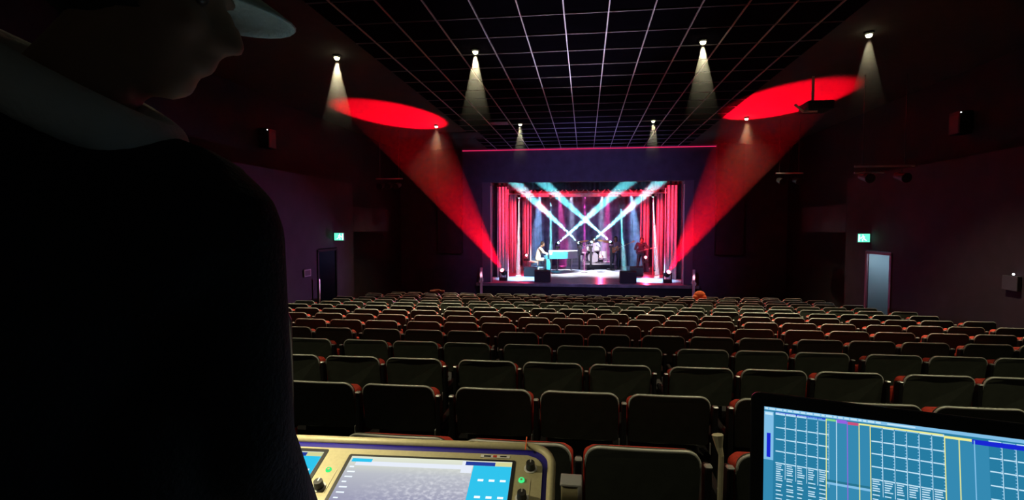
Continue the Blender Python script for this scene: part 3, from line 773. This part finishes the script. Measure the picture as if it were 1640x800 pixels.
# guitarist, right, facing the hall
J = stand_pose(); J.update(head=(-.03, .06, 1.60), elL=(-.36, .12, 1.16), wrL=(-.42, .30, 1.22), elR=(.30, .0, 1.14), wrR=(.12, .24, 1.06))
person('person in dark shirt standing with a guitar at stage right of the drums, head bowed', J, (-.3, 1, -.35), (*SKM, M['shirt_d'], M['jeans']), (2.78, 25.35, SZ), PI-.2, .016,
       hands=(dict(d=(.1, .6, .3), n=(0, 1, 0), curl=1.0), dict(d=(-.8, .5, 0), n=(0, 1, .2), curl=.6)))
guitar('dark guitar held by the rightmost standing musician', (2.76, 25.07, SZ+1.08), (0, math.radians(-14), 0), m=M['shirt_d'])
# bassist, left of the guitarist, neck pointing up right
J = stand_pose(); J.update(elL=(-.36, .14, 1.18), wrL=(-.50, .30, 1.30), elR=(.30, -.02, 1.16), wrR=(.10, .24, 1.08))
person('person in dark clothes standing with a bass guitar, beside the right cyan shaft', J, (.3, 1, -.15), (*SKM, mat('grey lit shirt', (.35, .3, .42), .9), M['jeans']), (1.62, 27.0, SZ), PI, .016,
       hands=(dict(d=(-.2, .6, .4), n=(0, 1, 0), curl=1.0), dict(d=(-.8, .5, 0), n=(0, 1, .2), curl=.6)), hairlen=.06)
guitar('bass guitar held neck up to the right by the musician beside the drums', (1.62, 26.73, SZ+1.08), (0, math.radians(-24), 0), True, m=M['wood'])
# pianist on a bench, leaning towards the keys (facing +X)
J = dict(head=(.26, 0, 1.36), neck=(.16, 0, 1.20), chest=(.10, 0, 1.02), pelvis=(0, 0, .62), hipL=(.02, .10, .58), hipR=(.02, -.10, .58),
         knL=(.44, .14, .58), knR=(.46, -.14, .56), anL=(.50, .14, .085), anR=(.40, -.16, .085), shL=(.14, .19, 1.16), shR=(.14, -.19, 1.16),
         elL=(.30, .26, .92), elR=(.32, -.26, .94), wrL=(.53, .20, .86), wrR=(.53, -.16, .86))
person('person in white shirt and white trousers sitting at the piano on the left', J, (1, -.1, -.3), (*SKM, M['shirt_w'], M['shirt_w']), (-2.42, 25.6, SZ), 0, .016,
       hands=(dict(d=(1, 0, -.2), curl=.5, side=-1), dict(d=(1, 0, -.2), curl=.5, side=1)))
t = thing('piano_bench', 'white draped piano bench under the seated pianist', 'bench', (-2.50, 25.6, SZ))
obj('seat', box(nb(), -.36, .14, -.26, .26, .42, .495, .02), M['white'], t)
for a in (-.32, .10):
    for b in (-.21, .21): obj('leg', box(nb(), a-.022, a+.022, b-.022, b+.022, 0, .42, .004), M['white'], t)
# grand piano, keyboard end at left, tail to the right
t = thing('grand_piano', 'white grand piano glowing cyan, in front of the pianist', 'piano', (-1.85, 25.6, SZ))
out = [(0, -.72), (.25, -.74), (.75, -.70), (1.15, -.42), (1.42, -.05), (1.50, .28), (1.38, .60), (1.1, .72), (0, .72)]
def smooth_poly(pts, it=2):
    for _ in range(it):
        q = []
        for a, b in zip(pts, pts[1:]+pts[:1]):
            q += [(a[0]*.75+b[0]*.25, a[1]*.75+b[1]*.25), (a[0]*.25+b[0]*.75, a[1]*.25+b[1]*.75)]
        pts = q
    return pts
def flat(pts, z0, z1):
    bm = nb(); a = [bm.verts.new((x, y, z0)) for x, y in pts]; b = [bm.verts.new((x, y, z1)) for x, y in pts]; n = len(pts)
    for k in range(n): bm.faces.new((a[k], a[(k+1) % n], b[(k+1) % n], b[k]))
    bm.faces.new(a[::-1]); bm.faces.new(b); bmesh.ops.recalc_face_normals(bm, faces=bm.faces); return bm
sp_ = smooth_poly(out, 2)
obj('case', flat(sp_, .66, 1.0), M['piano'], t)
obj('lid', flat([(x*1.01, y*1.01) for x, y in sp_], 1.0, 1.025), M['piano'], t)
obj('keyboard', box(nb(), -.17, .02, -.66, .66, .70, .755, .006), M['white'], t)
bm = nb(); box(bm, -.20, .0, -.72, .72, .64, .70, .008)
for q in (-1, 1): box(bm, -.20, .0, q*.69-.03, q*.69+.03, .70, .83, .01)
obj('key_bed', bm, M['piano'], t)
bk = nb()
for i in range(36):
    if i % 7 not in (2, 6): box(bk, -.09, .02, -.63+.0355*i-.006, -.63+.0355*i+.006, .755, .768)
obj('black_keys', bk, M['black'], t)
for (a, b) in ((.08, -.60), (.08, .60), (1.15, .3)):
    lg = nb(); tube(lg, [(a, b, .66), (a, b, .50), (a, b, .06)], [.075, .06, .038], 12); cyl(lg, (a, b, .03), .035, .06); obj('leg', lg, M['piano'], t)
ly = nb(); tube(ly, [(.45, -.08, .66), (.47, -.10, .2), (.45, -.08, .08)], .018, 8); tube(ly, [(.45, .08, .66), (.47, .10, .2), (.45, .08, .08)], .018, 8); box(ly, .37, .5, -.12, .12, .05, .09, .01)
obj('pedal_lyre', ly, M['piano'], t)
obj('front_panel', box(nb(), -.06, .10, -.73, -.71, .02, .66, .004), M['piano'], t)

# drum riser and kit
t = thing('drum_riser', 'low black riser with a pale front edge carrying the drum kit', 'riser', (.45, 27.7, SZ))
obj('deck', box(nb(), -1.15, 1.15, -.9, .9, .24, .30, .01), M['stage'], t); obj('edge_strip', box(nb(), -1.15, 1.15, -.93, -.905, .24, .30), M['white'], t)
sk = nb(); box(sk, -1.1, 1.1, -.86, .86, 0, .24); obj('skirt', sk, M['drape'], t)
RZ = SZ+.30
def drum(t, c, r, d, ax, m, name='drum_shell', tom=True):
    ax = Vector(ax).normalized(); c = Vector(c)
    b = nb(); tube(b, [c-ax*d/2, c+ax*d/2], r, 24); sh_ = obj(name, b, m, t)
    for q in (-1, 1): obj('hoop', tube(nb(), [c+ax*q*d/2, c+ax*q*(d/2+.018)], r*1.03, 24), M['cap'], sh_)
    return sh_
t = thing('drum_kit', 'white drum kit with raised cymbals at centre back of the stage', 'drum kit', (.45, 27.45, RZ))
dm = mat('white drum wrap', (.8, .78, .82), .35)
drum(t, (0, 0, .29), .28, .42, (0, 1, 0), dm, 'bass_drum'); drum(t, (-.22, -.05, .74), .16, .2, (0, .3, 1), dm, 'tom_drum'); drum(t, (.18, -.05, .74), .16, .2, (0, .3, 1), dm, 'tom_drum')
drum(t, (.52, .15, .42), .21, .36, (0, .1, 1), dm, 'floor_tom'); drum(t, (-.45, .25, .58), .18, .14, (0, .1, 1), dm, 'snare_drum')
fl = nb()
for (a, b) in ((.36, .02), (.68, .02), (.52, .34)): tube(fl, [(a, b, .02), (a, b, .5)], .010, 6)
obj('floor_tom_legs', fl, M['cap'], t)
def stand(t, x, y, z, tilt, r, name='cymbal'):
    b = nb(); tube(b, [(x, y, .22), (x, y, z)], .010, 8)
    for k in range(3):
        a = 2*PI*k/3+.4; tube(b, [(x, y, .30), (x+.22*math.cos(a), y+.22*math.sin(a), .012)], .009, 6)
    st = obj('cymbal_stand', b, M['cap'], t)
    c = nb(); ax = Vector((tilt, -.25, 1)).normalized(); p = Vector((x, y, z)); tube(c, [p-ax*.004, p+ax*.006, p+ax*.03, p+ax*.032], [r, r*.5, r*.16, .01], 24)
    obj(name, c, mat('brass', (.8, .6, .25), .3, metal=.9), st)
stand(t, -.72, .05, 1.12, -.2, .22); stand(t, .72, .0, 1.15, .2, .24); stand(t, -.42, -.30, 1.20, -.1, .18); stand(t, .40, -.28, 1.22, .1, .20)
J = dict(head=(0, .03, 1.22), neck=(0, 0, 1.05), chest=(0, 0, .88), pelvis=(0, 0, .50), hipL=(-.10, .02, .47), hipR=(.10, .02, .47), knL=(-.22, .36, .50), knR=(.2, .36, .50),
         anL=(-.24, .34, .10), anR=(.2, .40, .10), shL=(-.19, 0, 1.02), shR=(.19, 0, 1.02), elL=(-.34, .12, .82), elR=(.34, .12, .84), wrL=(-.22, .34, .86), wrR=(.24, .34, .95))
person('person in pale shirt sitting behind the drum kit', J, (0, 1, -.1), (*SKM, mat('pale lilac shirt', (.6, .55, .7), .9), M['jeans']), (.48, 28.28, RZ), PI, .016)
t = thing('drum_stool', 'round black drum stool under the drummer', 'stool', (.48, 28.30, RZ))
obj('seat', cyl(nb(), (0, 0, .36), .16, .06), M['black'], t)
b = nb(); tube(b, [(0, 0, .12), (0, 0, .33)], .02)
for k in range(3): tube(b, [(0, 0, .22), (.2*math.cos(2.1*k), .2*math.sin(2.1*k), .012)], .012, 6)
obj('tripod', b, M['metal'], t)
# amplifier rack beside the piano tail
t = thing('amplifier', 'pale gridded amplifier cabinet behind the piano tail', 'amplifier', (-.55, 27.0, SZ))
obj('cabinet', box(nb(), -.42, .42, -.2, .2, .12, .72, .02), mat('lilac grey vinyl', (.4, .38, .46), .6), t)
g = nb()
for i in range(9): box(g, -.36+.09*i-.006, -.36+.09*i+.006, -.215, -.20, .18, .66)
for i in range(6): box(g, -.38, .38, -.215, -.20, .18+.095*i-.005, .18+.095*i+.005)
obj('grille', g, M['white'], t); obj('plinth', box(nb(), -.46, .46, -.24, .24, 0, .12, .01), M['white'], t)
# centre microphone stand
t = thing('microphone_stand', 'white microphone stand with boom and two dark microphones at stage centre', 'microphone stand', (-.02, 24.9, SZ))
b = nb(); tube(b, [(0, 0, .02), (0, 0, 1.30)], .016, 8); tube(b, [(-.16, 0, 1.40), (0, 0, 1.26), (.16, 0, 1.40)], .012, 8); obj('pole', b, M['white'], t)
obj('base', cyl(nb(), (0, 0, .015), .16, .03), M['metal'], t)
for q in (-1, 1): obj('microphone', tube(nb(), [(q*.15, 0, 1.39), (q*.24, 0, 1.45), (q*.27, 0, 1.47), (q*.30, 0, 1.49)], [.02, .028, .045, .02], 12), M['black'], t)
b = nb(); box(b, -.13, .13, -.02, .02, 1.0, 1.16, .01, 0, None); obj('tray', b, M['white'], t)
# monitor wedges
def wedge(x, y, label, s=1.0, rz=0):
    t = thing('monitor_wedge', label, 'speaker', (x, y, SZ), rz, 'floor monitors')
    pr = [(-.22*s, 0), (.24*s, 0), (.24*s, .14*s), (-.08*s, .50*s), (-.22*s, .44*s)]
    bm = nb(); a = [bm.verts.new((-.33*s, p, z)) for p, z in pr]; b = [bm.verts.new((.33*s, p, z)) for p, z in pr]
    for k in range(5): bm.faces.new((a[k], a[(k+1) % 5], b[(k+1) % 5], b[k]))
    bm.faces.new(a[::-1]); bm.faces.new(b); bmesh.ops.recalc_face_normals(bm, faces=bm.faces); bmesh.ops.bevel(bm, geom=bm.edges[:], offset=.012, segments=2, affect='EDGES')
    obj('cabinet', bm, M['black'], t)
    bm = nb(); n = Vector((0, .36, .32)).normalized(); a = Vector((0, .24*s, .14*s)); b2 = Vector((0, -.08*s, .50*s)); d = b2-a
    vv = [Vector((-.29*s, 0, 0))+a+d*.08+n*.004, Vector((.29*s, 0, 0))+a+d*.08+n*.004, Vector((.29*s, 0, 0))+a+d*.92+n*.004, Vector((-.29*s, 0, 0))+a+d*.92+n*.004]
    lo = [bm.verts.new(v) for v in vv]; hi = [bm.verts.new(v+n*.012) for v in vv]
    bm.faces.new(hi); bm.faces.new(lo[::-1])
    for k in range(4): bm.faces.new((lo[k], lo[(k+1) % 4], hi[(k+1) % 4], hi[k]))
    obj('grille', bm, M['metal'], t)
wedge(-1.72, 20.45, 'black monitor wedge at the stage edge, left of centre', 1.0)
wedge(1.72, 20.45, 'black monitor wedge at the stage edge, right of centre', 1.0)
wedge(-2.45, 22.6, 'black monitor wedge farther back, below the pianist', .9)
wedge(2.35, 23.4, 'black monitor wedge farther back, below the guitarist', .9)

# ------------------------------------------------------------------ mixing console (local: x lateral, y up-slope, z normal)
lat = Vector((.99935, .03593, 0)); upv = Vector((-.03419, .95093, .30749)); nrm = Vector((.01105, -.3073, .95155))
O = Vector((-.10035, .92673, 1.24072))
MC = Matrix((lat, upv, nrm)).transposed().to_4x4(); MC.translation = O
con = thing('mixing_console', 'olive beige digital mixing console with lit touchscreens and navy back strip', 'mixing console', (0, 0, 0))
con.matrix_world = MC
X0, X1 = -.86, .047
def c_slab(name, x0, x1, y0, y1, z0, z1, r, m, bev=.0, parent=con):
    bm = nb(); pts = rrect(x1-x0, y1-y0, r, 8, (x0+x1)/2, (y0+y1)/2)
    a = [bm.verts.new((x, y, z0)) for x, y in pts]; b = [bm.verts.new((x, y, z1)) for x, y in pts]; n = len(pts)
    for k in range(n): bm.faces.new((a[k], a[(k+1) % n], b[(k+1) % n], b[k]))
    bm.faces.new(a[::-1]); top = bm.faces.new(b)
    if bev: bmesh.ops.bevel(bm, geom=[e for e in top.edges], offset=bev, segments=3, affect='EDGES')
    return obj(name, bm, m, parent)
DEP = -.40
c_slab('body', X0, X1, DEP, 0, -.075, -.012, .045, M['beige'])
# rim as a swept rounded lip
pts = rrect(X1-X0-.012, -DEP-.012, .042, 10, (X0+X1)/2, DEP/2)
bm = nb(); loop = [Vector((x, y, -.006)) for x, y in pts]; loop.append(loop[0]); tube(bm, loop, .0075, 10, caps=False); obj('rim', bm, M['beige'], con, smooth=True)
c_slab('strip', X0+.012, X1-.012, DEP+.012, -.012, -.012, -.0075, .036, M['navy'])
c_slab('face', X0+.016, X1-.022, DEP+.016, -.030, -.0075, -.003, .028, M['beige'], .002)
# feet
bm = nb()
def screen(x0, x1, y0, y1, name='touchscreen'):
    s_ = c_slab(name, x0, x1, y0, y1, -.0030, -.0020, .004, M['black'])
    return s_
UI = {}
def ui(name, col, s=1.0):
    if name not in UI: UI[name] = glow('screen '+name, col, s)
    return UI[name]
ui('pale', (.62, .68, .60), .95); ui('lilac', (.30, .30, .55), .8); ui('white', (.80, .85, .95), 1.0); ui('cyan', (.03, .55, .85), 1.0); ui('navy', (.02, .05, .35), .9)
ui('cream', (.75, .75, .35), .9); ui('text', (.8, .9, 1), 1.2)
def grad_screen(name, stops, noise=None):
    """emissive picture with a gradient across the panel; a screen shows this picture itself"""
    m = bpy.data.materials.new(name); m.use_nodes = True; nt = m.node_tree; nt.nodes.clear()
    tc = nt.nodes.new('ShaderNodeTexCoord'); mp = nt.nodes.new('ShaderNodeSeparateXYZ'); nt.links.new(tc.outputs['Generated'], mp.inputs[0])
    r = nt.nodes.new('ShaderNodeValToRGB'); nt.links.new(mp.outputs['Y'], r.inputs['Fac'])
    while len(r.color_ramp.elements) < len(stops): r.color_ramp.elements.new(.5)
    for el, (p_, c) in zip(r.color_ramp.elements, stops): el.position = p_; el.color = (*c, 1)
    e = nt.nodes.new('ShaderNodeEmission'); o = nt.nodes.new('ShaderNodeOutputMaterial')
    col = r.outputs['Color']
    if noise:
        n = nt.nodes.new('ShaderNodeTexNoise'); n.inputs['Scale'].default_value = noise; n.inputs['Detail'].default_value = 6; nt.links.new(tc.outputs['Generated'], n.inputs['Vector'])
        q = nt.nodes.new('ShaderNodeValToRGB'); q.color_ramp.elements[0].position = .45; q.color_ramp.elements[1].position = .72
        q.color_ramp.elements[0].color = (0, 0, 0, 1); q.color_ramp.elements[1].color = (.55, .55, .5, 1); nt.links.new(n.outputs['Fac'], q.inputs['Fac'])
        g1 = nt.nodes.new('ShaderNodeTexGradient'); g1.gradient_type = 'SPHERICAL'; mm_ = nt.nodes.new('ShaderNodeMapping')
        mm_.inputs['Location'].default_value = (-.62*1.6, -.30*1.5, 0); mm_.inputs['Scale'].default_value = (1.6, 1.5, .0); nt.links.new(tc.outputs['Generated'], mm_.inputs[0]); nt.links.new(mm_.outputs[0], g1.inputs[0])
        mu = nt.nodes.new('ShaderNodeMixRGB'); mu.blend_type = 'MULTIPLY'; mu.inputs[0].default_value = 1; nt.links.new(q.outputs['Color'], mu.inputs[1]); nt.links.new(g1.outputs[0], mu.inputs[2])
        ad = nt.nodes.new('ShaderNodeMixRGB'); ad.blend_type = 'ADD'; ad.inputs[0].default_value = 1; nt.links.new(col, ad.inputs[1]); nt.links.new(mu.outputs[0], ad.inputs[2]); col = ad.outputs[0]
    nt.links.new(col, e.inputs[0]); nt.links.new(e.outputs[0], o.inputs['Surface']); return m
def quad(bm, x0, x1, y0, y1, z=0, mi=0, T=None, th=.0004):
    T = T or (lambda x, y, z: Vector((x, y, z)))
    lo = [bm.verts.new(T(x, y, z-th)) for x, y in ((x0, y0), (x1, y0), (x1, y1), (x0, y1))]; hi = [bm.verts.new(T(x, y, z)) for x, y in ((x0, y0), (x1, y0), (x1, y1), (x0, y1))]
    fs = [bm.faces.new(hi), bm.faces.new(lo[::-1])]+[bm.faces.new((lo[k], lo[(k+1) % 4], hi[(k+1) % 4], hi[k])) for k in range(4)]
    for f in fs: f.material_index = mi
def fill_ui(sc_, x0, x1, y1, w):
    """x0,x1 lateral range, y1 top; w: screen part"""
    W_ = x1-x0; y0 = y1-.20
    pic = nb(); quad(pic, x0, x1, y0, y1, -.0014); obj('picture', pic, grad_screen('desk screen picture', [(0, (.34, .34, .62)), (.45, (.30, .30, .45)), (.8, (.50, .52, .58)), (1, (.78, .82, .66))], 34), sc_)
    b = nb(); z = -.0008
    quad(b, x0+.045*W_, x0+.70*W_, y1-.022, y1-.012, z, 0)                # white bar
    quad(b, x0+.70*W_, x0+.765*W_, y1-.030, y1-.012, z, 0)
    quad(b, x0+.004, x0+.14*W_, y1-.014, y1-.006, z+.0002, 1)
    quad(b, x0+.70*W_, x0+.72*W_, y1-.012, y1-.002, z, 0)
    quad(b, x0+.77*W_, x1, y0, y1-.012, z, 1)                             # cyan panel
    quad(b, x0+.72*W_, x0+.90*W_, y1-.0115, y1-.003, z, 2)
    quad(b, x0+.90*W_, x1, y1-.0115, y1-.002, z, 3)
    for i in range(3):
        for j in range(3):
            cx = x0+(.83+.065*i)*W_; cy = y1-.045-.036*j; quad(b, cx-.005, cx+.005, cy-.0022, cy+.0022, z+.0003, 4)
    for j in range(11):
        yy = y1-.026-.0115*j; quad(b, x0+.006, x0+.006+(.014 if j % 3 else .008), yy-.0012, yy+.0012, z, 4)
    obj('interface', b, [UI['white'], UI['cyan'], UI['navy'], UI['cream'], UI['text']], sc_)
s1 = screen(-.337, -.024, -.290, -.045); fill_ui(s1, -.330, -.030, -.0505, 1)
s2 = screen(-.695, -.381, -.290, -.035); fill_ui(s2, -.688, -.388, -.0435, 1)
def knob(x, y, rdir=1):
    b = nb(); cyl(b, (x, y, .004), .0085, .014, .0075, 20); k = obj('knob', b, M['black'], con)
    obj('pointer', box(nb(), x-.001, x+.001, y, y+.007, .011, .0118), M['cap'], k)
    r_ = nb(); cyl(r_, (x, y, -.0024), .0115, .0012, .0115, 24); obj('knob_ring', r_, M['white'], con)
for (x, y) in ((.004, -.062), (-.006, -.128), (-.359, -.124), (-.006, -.20), (-.359, -.20)): knob(x, y)
for (x, y) in ((-.010, -.090), (-.360, -.085)):
    b = nb(); cyl(b, (x, y, -.0018), .0055, .0026, .005, 20); k = obj('button', b, M['led_green'], con)
    b = nb(); cyl(b, (x, y, -.0002), .0022, .001, .002, 12); obj('button_centre', b, M['beige'], k)
    obj('button_mark', box(nb(), x+.0145, x+.0155, y-.05, y+.002, -.003, -.0022), M['cream'], con)
b = nb(); box(b, -.090, -.036, -.0405, -.0335, -.003, -.0020); lb = obj('name_label', b, M['white'], con)
b = nb(); box(b, -.084, -.071, -.0390, -.0350, -.0020, -.0016); box(b, -.054, -.042, -.0385, -.0355, -.0020, -.0016); obj('label_print', b, M['metal'], lb)
b = nb(); box(b, -.067, -.060, -.0395, -.0345, -.0020, -.0016); obj('label_print', b, M['red'], lb)
b = nb(); box(b, -.0095, -.0075, -.022, .012, .0015, .003); obj('orange_tab', b, M['orange'], con)
# faders and buttons on the lower face
b = nb()
for i in range(12): box(b, -.30+.022*i, -.298+.022*i, -.385, -.315, -.003, -.0024)
obj('fader_slots', b, M['black'], con)
for i in range(12):
    b = nb(); yy = -.36+.03*((i*7) % 5)/5; box(b, -.306+.022*i, -.292+.022*i, yy-.01, yy+.01, -.0024, .006, .003); obj('fader_cap', b, M['metal'], con)
gl = thing('added_lamp', 'added gooseneck lamp hidden behind the operator to light the mixing console', 'lamp', (-.585, .925, 1.245))  # added lamp, hidden from view, to light the console
b = nb(); tube(b, [(0, 0, -.004), (0, .002, .10), (.0, .0, .22), (.005, -.04, .27), (.01, -.09, .265)], .005, 8); obj('gooseneck', b, M['metal'], gl)
b = nb(); tube(b, [(.01, -.08, .27), (.01, -.13, .245)], [.012, .016], 12); obj('lamp_shade', b, M['black'], gl)
b = nb(); tube(b, [(.01, -.131, .2445), (.01, -.1325, .2435)], .013, 12); obj('bulb', b, M['bulb'], gl)
spot('console_fill', (-.575, .79, 1.48), (-.35, .86, 1.2), 7, (1, .88, .55), 78, .5, .015)  # added warm light for the console face
# plinth under the console carries it on the table
b = nb(); box(b, -.90, -.10, .62, .90, 1.051, 1.085, .004); pl_ = obj('desk_riser', b, M['black']); tag(pl_, 'low black riser block under the mixing console', 'riser')
t = thing('work_table', 'black work table under the mixing console', 'table', (0, 0, .20))
obj('tabletop', box(nb(), -1.25, .10, .57, 1.06, .82, .85, .006), M['case'], t)
for a in (-1.2, .05):
    for c_ in (.62, 1.0): obj('leg', box(nb(), a-.02, a+.02, c_-.02, c_+.02, 0, .82), M['metal'], t)
# beige plug box by the console
t = thing('connector_box', 'small beige connector box with white rim right of the mixing console', 'box', (-.030, 1.02, 1.05))
obj('body', box(nb(), -.016, .020, -.02, .02, 0, .072, .003), M['beige'], t)
bm = nb(); box(bm, -.018, .026, -.024, .022, .072, .077, .002); box(bm, .018, .027, -.024, .022, .0, .074, .002); obj('rim', bm, M['cap'], t)

# ------------------------------------------------------------------ laptop
A = Vector((.19911, .61998, 1.45294)); e = Vector((.958, -.287, 0)).normalized(); nh = Vector((-e.y, e.x, 0)); ta = math.radians(11)
uu = Vector((0, 0, 1))*math.cos(ta)+nh*math.sin(ta); nn = e.cross(uu)   # towards the viewer
LW, LH = .345, .228
t = thing('laptop', 'open black laptop showing a blue mixing software screen on the right', 'laptop', A-uu*LH)
BM = Matrix((e, nh, Vector((0, 0, 1)))).transposed().to_4x4(); BM.translation = A-uu*LH-Vector((0, 0, .016)); t.matrix_world = BM
inv = BM.inverted()
TL = lambda x, v, z=0: inv @ (A+e*x-uu*v+nn*z)      # screen coordinates: x right, v down from the lid's top edge
bm = nb(); pts = rrect(LW, LH, [.004, .004, .009, .009], 6, LW/2, LH/2)
a = [bm.verts.new(TL(x, LH-z, -.006)) for x, z in pts]; b = [bm.verts.new(TL(x, LH-z, -.0006)) for x, z in pts]; n = len(pts)
for k in range(n): bm.faces.new((a[k], a[(k+1) % n], b[(k+1) % n], b[k]))
bm.faces.new(a[::-1]); bm.faces.new(b); bmesh.ops.recalc_face_normals(bm, faces=bm.faces); lid = obj('lid', bm, mat('dark aluminium', (.10, .10, .11), .35, metal=.8), t)
bm = nb(); pts = rrect(LW-.003, LH-.003, [.003, .003, .008, .008], 6, LW/2, LH/2)
a = [bm.verts.new(TL(x, LH-z, -.0006)) for x, z in pts]; b = [bm.verts.new(TL(x, LH-z, .0)) for x, z in pts]
for k in range(n): bm.faces.new((a[k], a[(k+1) % n], b[(k+1) % n], b[k]))
bm.faces.new(a[::-1]); bm.faces.new(b); bmesh.ops.recalc_face_normals(bm, faces=bm.faces); obj('bezel', bm, M['black'], lid)
LM = [glow('lap blue', (.02, .20, .36), 1.0), glow('lap pale text', (.55, .80, .95), 1.0), glow('lap mid blue', (.035, .25, .44), 1.0), glow('lap deep blue', (.01, .02, .65), 1.0),
      glow('lap yellow', (.85, .85, .30), 1.0), glow('lap purple', (.30, .12, .75), 1.0), glow('lap red', (.6, .08, .2), 1.0), glow('lap green', (.25, .7, .25), 1.0), glow('lap teal', (.02, .17, .27), 1.0), glow('lap side', (.22, .52, .80), 1.0)]
SX0, SX1, SV0, SV1 = .0145, LW-.0145, .0155, LH-.018
Q = lambda bm, x0, x1, v0, v1, mi, lv=1: quad(bm, x0, x1, v0, v1, .0002+.00012*lv, mi, TL, .0001)
bm = nb(); Q(bm, SX0, SX1, SV0, SV1, 0, 1); disp = obj('display', bm, LM, t)
bm = nb(); rnd = random.Random(3)
Q(bm, SX0, SX1, SV0, SV0+.0035, 9, 2)                       # menu bar
x = SX0+.001
while x < .125:
    w = rnd.choice((.003, .0045, .006)); Q(bm, x, x+w, SV0+.0008, SV0+.0027, 1, 3); x += w+.0014
Q(bm, .135, .160, SV0+.0010, SV0+.0026, 1, 3)
Q(bm, SX0, .0245, SV0+.005, .075, 9, 2); Q(bm, SX0+.001, .0235, SV0+.006, SV0+.009, 1, 3); Q(bm, .0175, .0215, .045, .072, 3, 3)
Q(bm, SX0, .0245, .075, SV1, 2, 2)
def strips(x0, n, detail=True):
    pitch = .01085
    for i in range(n):
        a = x0+pitch*i; b_ = a+pitch-.0007
        Q(bm, a, b_, .0205, .0232, 9 if rnd.random() < .5 else 1, 2)
        for v in (.0275, .0285): pass
        for j, v in enumerate((.0375, .0505, .0640, .0770)): Q(bm, a+.0004, b_, v-.0006, v+.0006, 1, 3)
        Q(bm, b_, b_+.0005, .0240, .094, 1, 2)
        for j in range(17): Q(bm, b_-.0012, b_, .026+.0032*j, .0268+.0032*j, 9, 2)
        v = .0785
        while v < SV1-.004:
            kx = rnd.random(); Q(bm, a+.001, a+.001+.0075*(.6+.4*rnd.random()), v, v+.0011, 1, 3)
            if v > .088 and rnd.random() < .7: Q(bm, a+.003, a+.006, v+.0014, v+.0034, 8, 3); v += .002
            v += .0024
Q(bm, .0262, .0770, .0200, .0218, 3, 2); strips(.0265, 5)
Q(bm, .0770, .1190, .0205, SV1, 2, 2)
Q(bm, .0778, .0870, .0200, .0222, 7, 3); Q(bm, .0875, .0975, .0195, .0232, 5, 3); Q(bm, .0978, .1085, .0205, .0235, 6, 3); Q(bm, .1088, .1835, .0205, .0222, 4, 3)
for x, mi in ((.0773, 4), (.0873, 1), (.0977, 5), (.1087, 4), (.1190, 4)): Q(bm, x, x+.0008, .0205, SV1, mi, 4)
Q(bm, .0775, .1190, .0880, .0905, 9, 3); Q(bm, .0775, .1190, .0855, .0880, 8, 3)
strips(.1200, 6)
Q(bm, .1842, .2205, .0225, SV1, 2, 2); Q(bm, .1842, .2070, .0215, .0240, 4, 3); Q(bm, .2075, .3290, .0215, .0262, 3, 3)
for x, mi in ((.1842, 4), (.1962, 4), (.2086, 9)): Q(bm, x, x+.0009, .0225, SV1, mi, 4)
strips(.2205, 10)
obj('interface', bm, LM, disp)
bm = nb(); box(bm, 0, LW, -.235, .0, 0, .014, .004); base = obj('base', bm, bpy.data.materials['dark aluminium'], t)
kb = nb()
for r_ in range(5):
    for c_ in range(14): box(kb, .03+.0205*c_, .047+.0205*c_, -.035-.0195*r_-.0165, -.035-.0195*r_, .014, .0155)
obj('keyboard', kb, M['black'], base); obj('trackpad', box(nb(), .12, .225, -.225, -.15, .014, .0145), M['metal'], base)
bm = nb(); tube(bm, [(.05, 0, .013), (LW-.05, 0, .013)], .007, 10); obj('hinge', bm, M['metal'], base)
lb_z = (A-uu*LH).z-.016
t = thing('flight_case', 'black flight case standing under the laptop', 'case', (0, 0, .20)); t.matrix_world = Matrix.Translation((BM.translation.x+.16, BM.translation.y-.15, .20)) @ Rz(math.atan2(e.y, e.x))
obj('box', box(nb(), -.23, .23, -.20, .20, .0, lb_z-.20-.001, .012), M['case'], t)
cbm = nb()
for a in (-1, 1):
    for b_ in (-1, 1): box(cbm, a*.225-.012, a*.225+.012, b_*.195-.012, b_*.195+.012, 0, lb_z-.2-.004, .003)
obj('edge_angle', cbm, M['steel'], t)

# cream batten propped between the nearest seats
bm = nb(); tube(bm, [(.540, 2.05, FZ(2.05)+.0), (.562, 2.10, .71)], .011, 8); tube(bm, [(.562, 2.10, .71), (.556, 2.11, .74), (.550, 2.115, .79)], [.010, .014, .024], 8)
o = obj('upright_rod', bm, M['cream']); tag(o, 'cream upright rod with flared top between nearest row seats', 'rod')
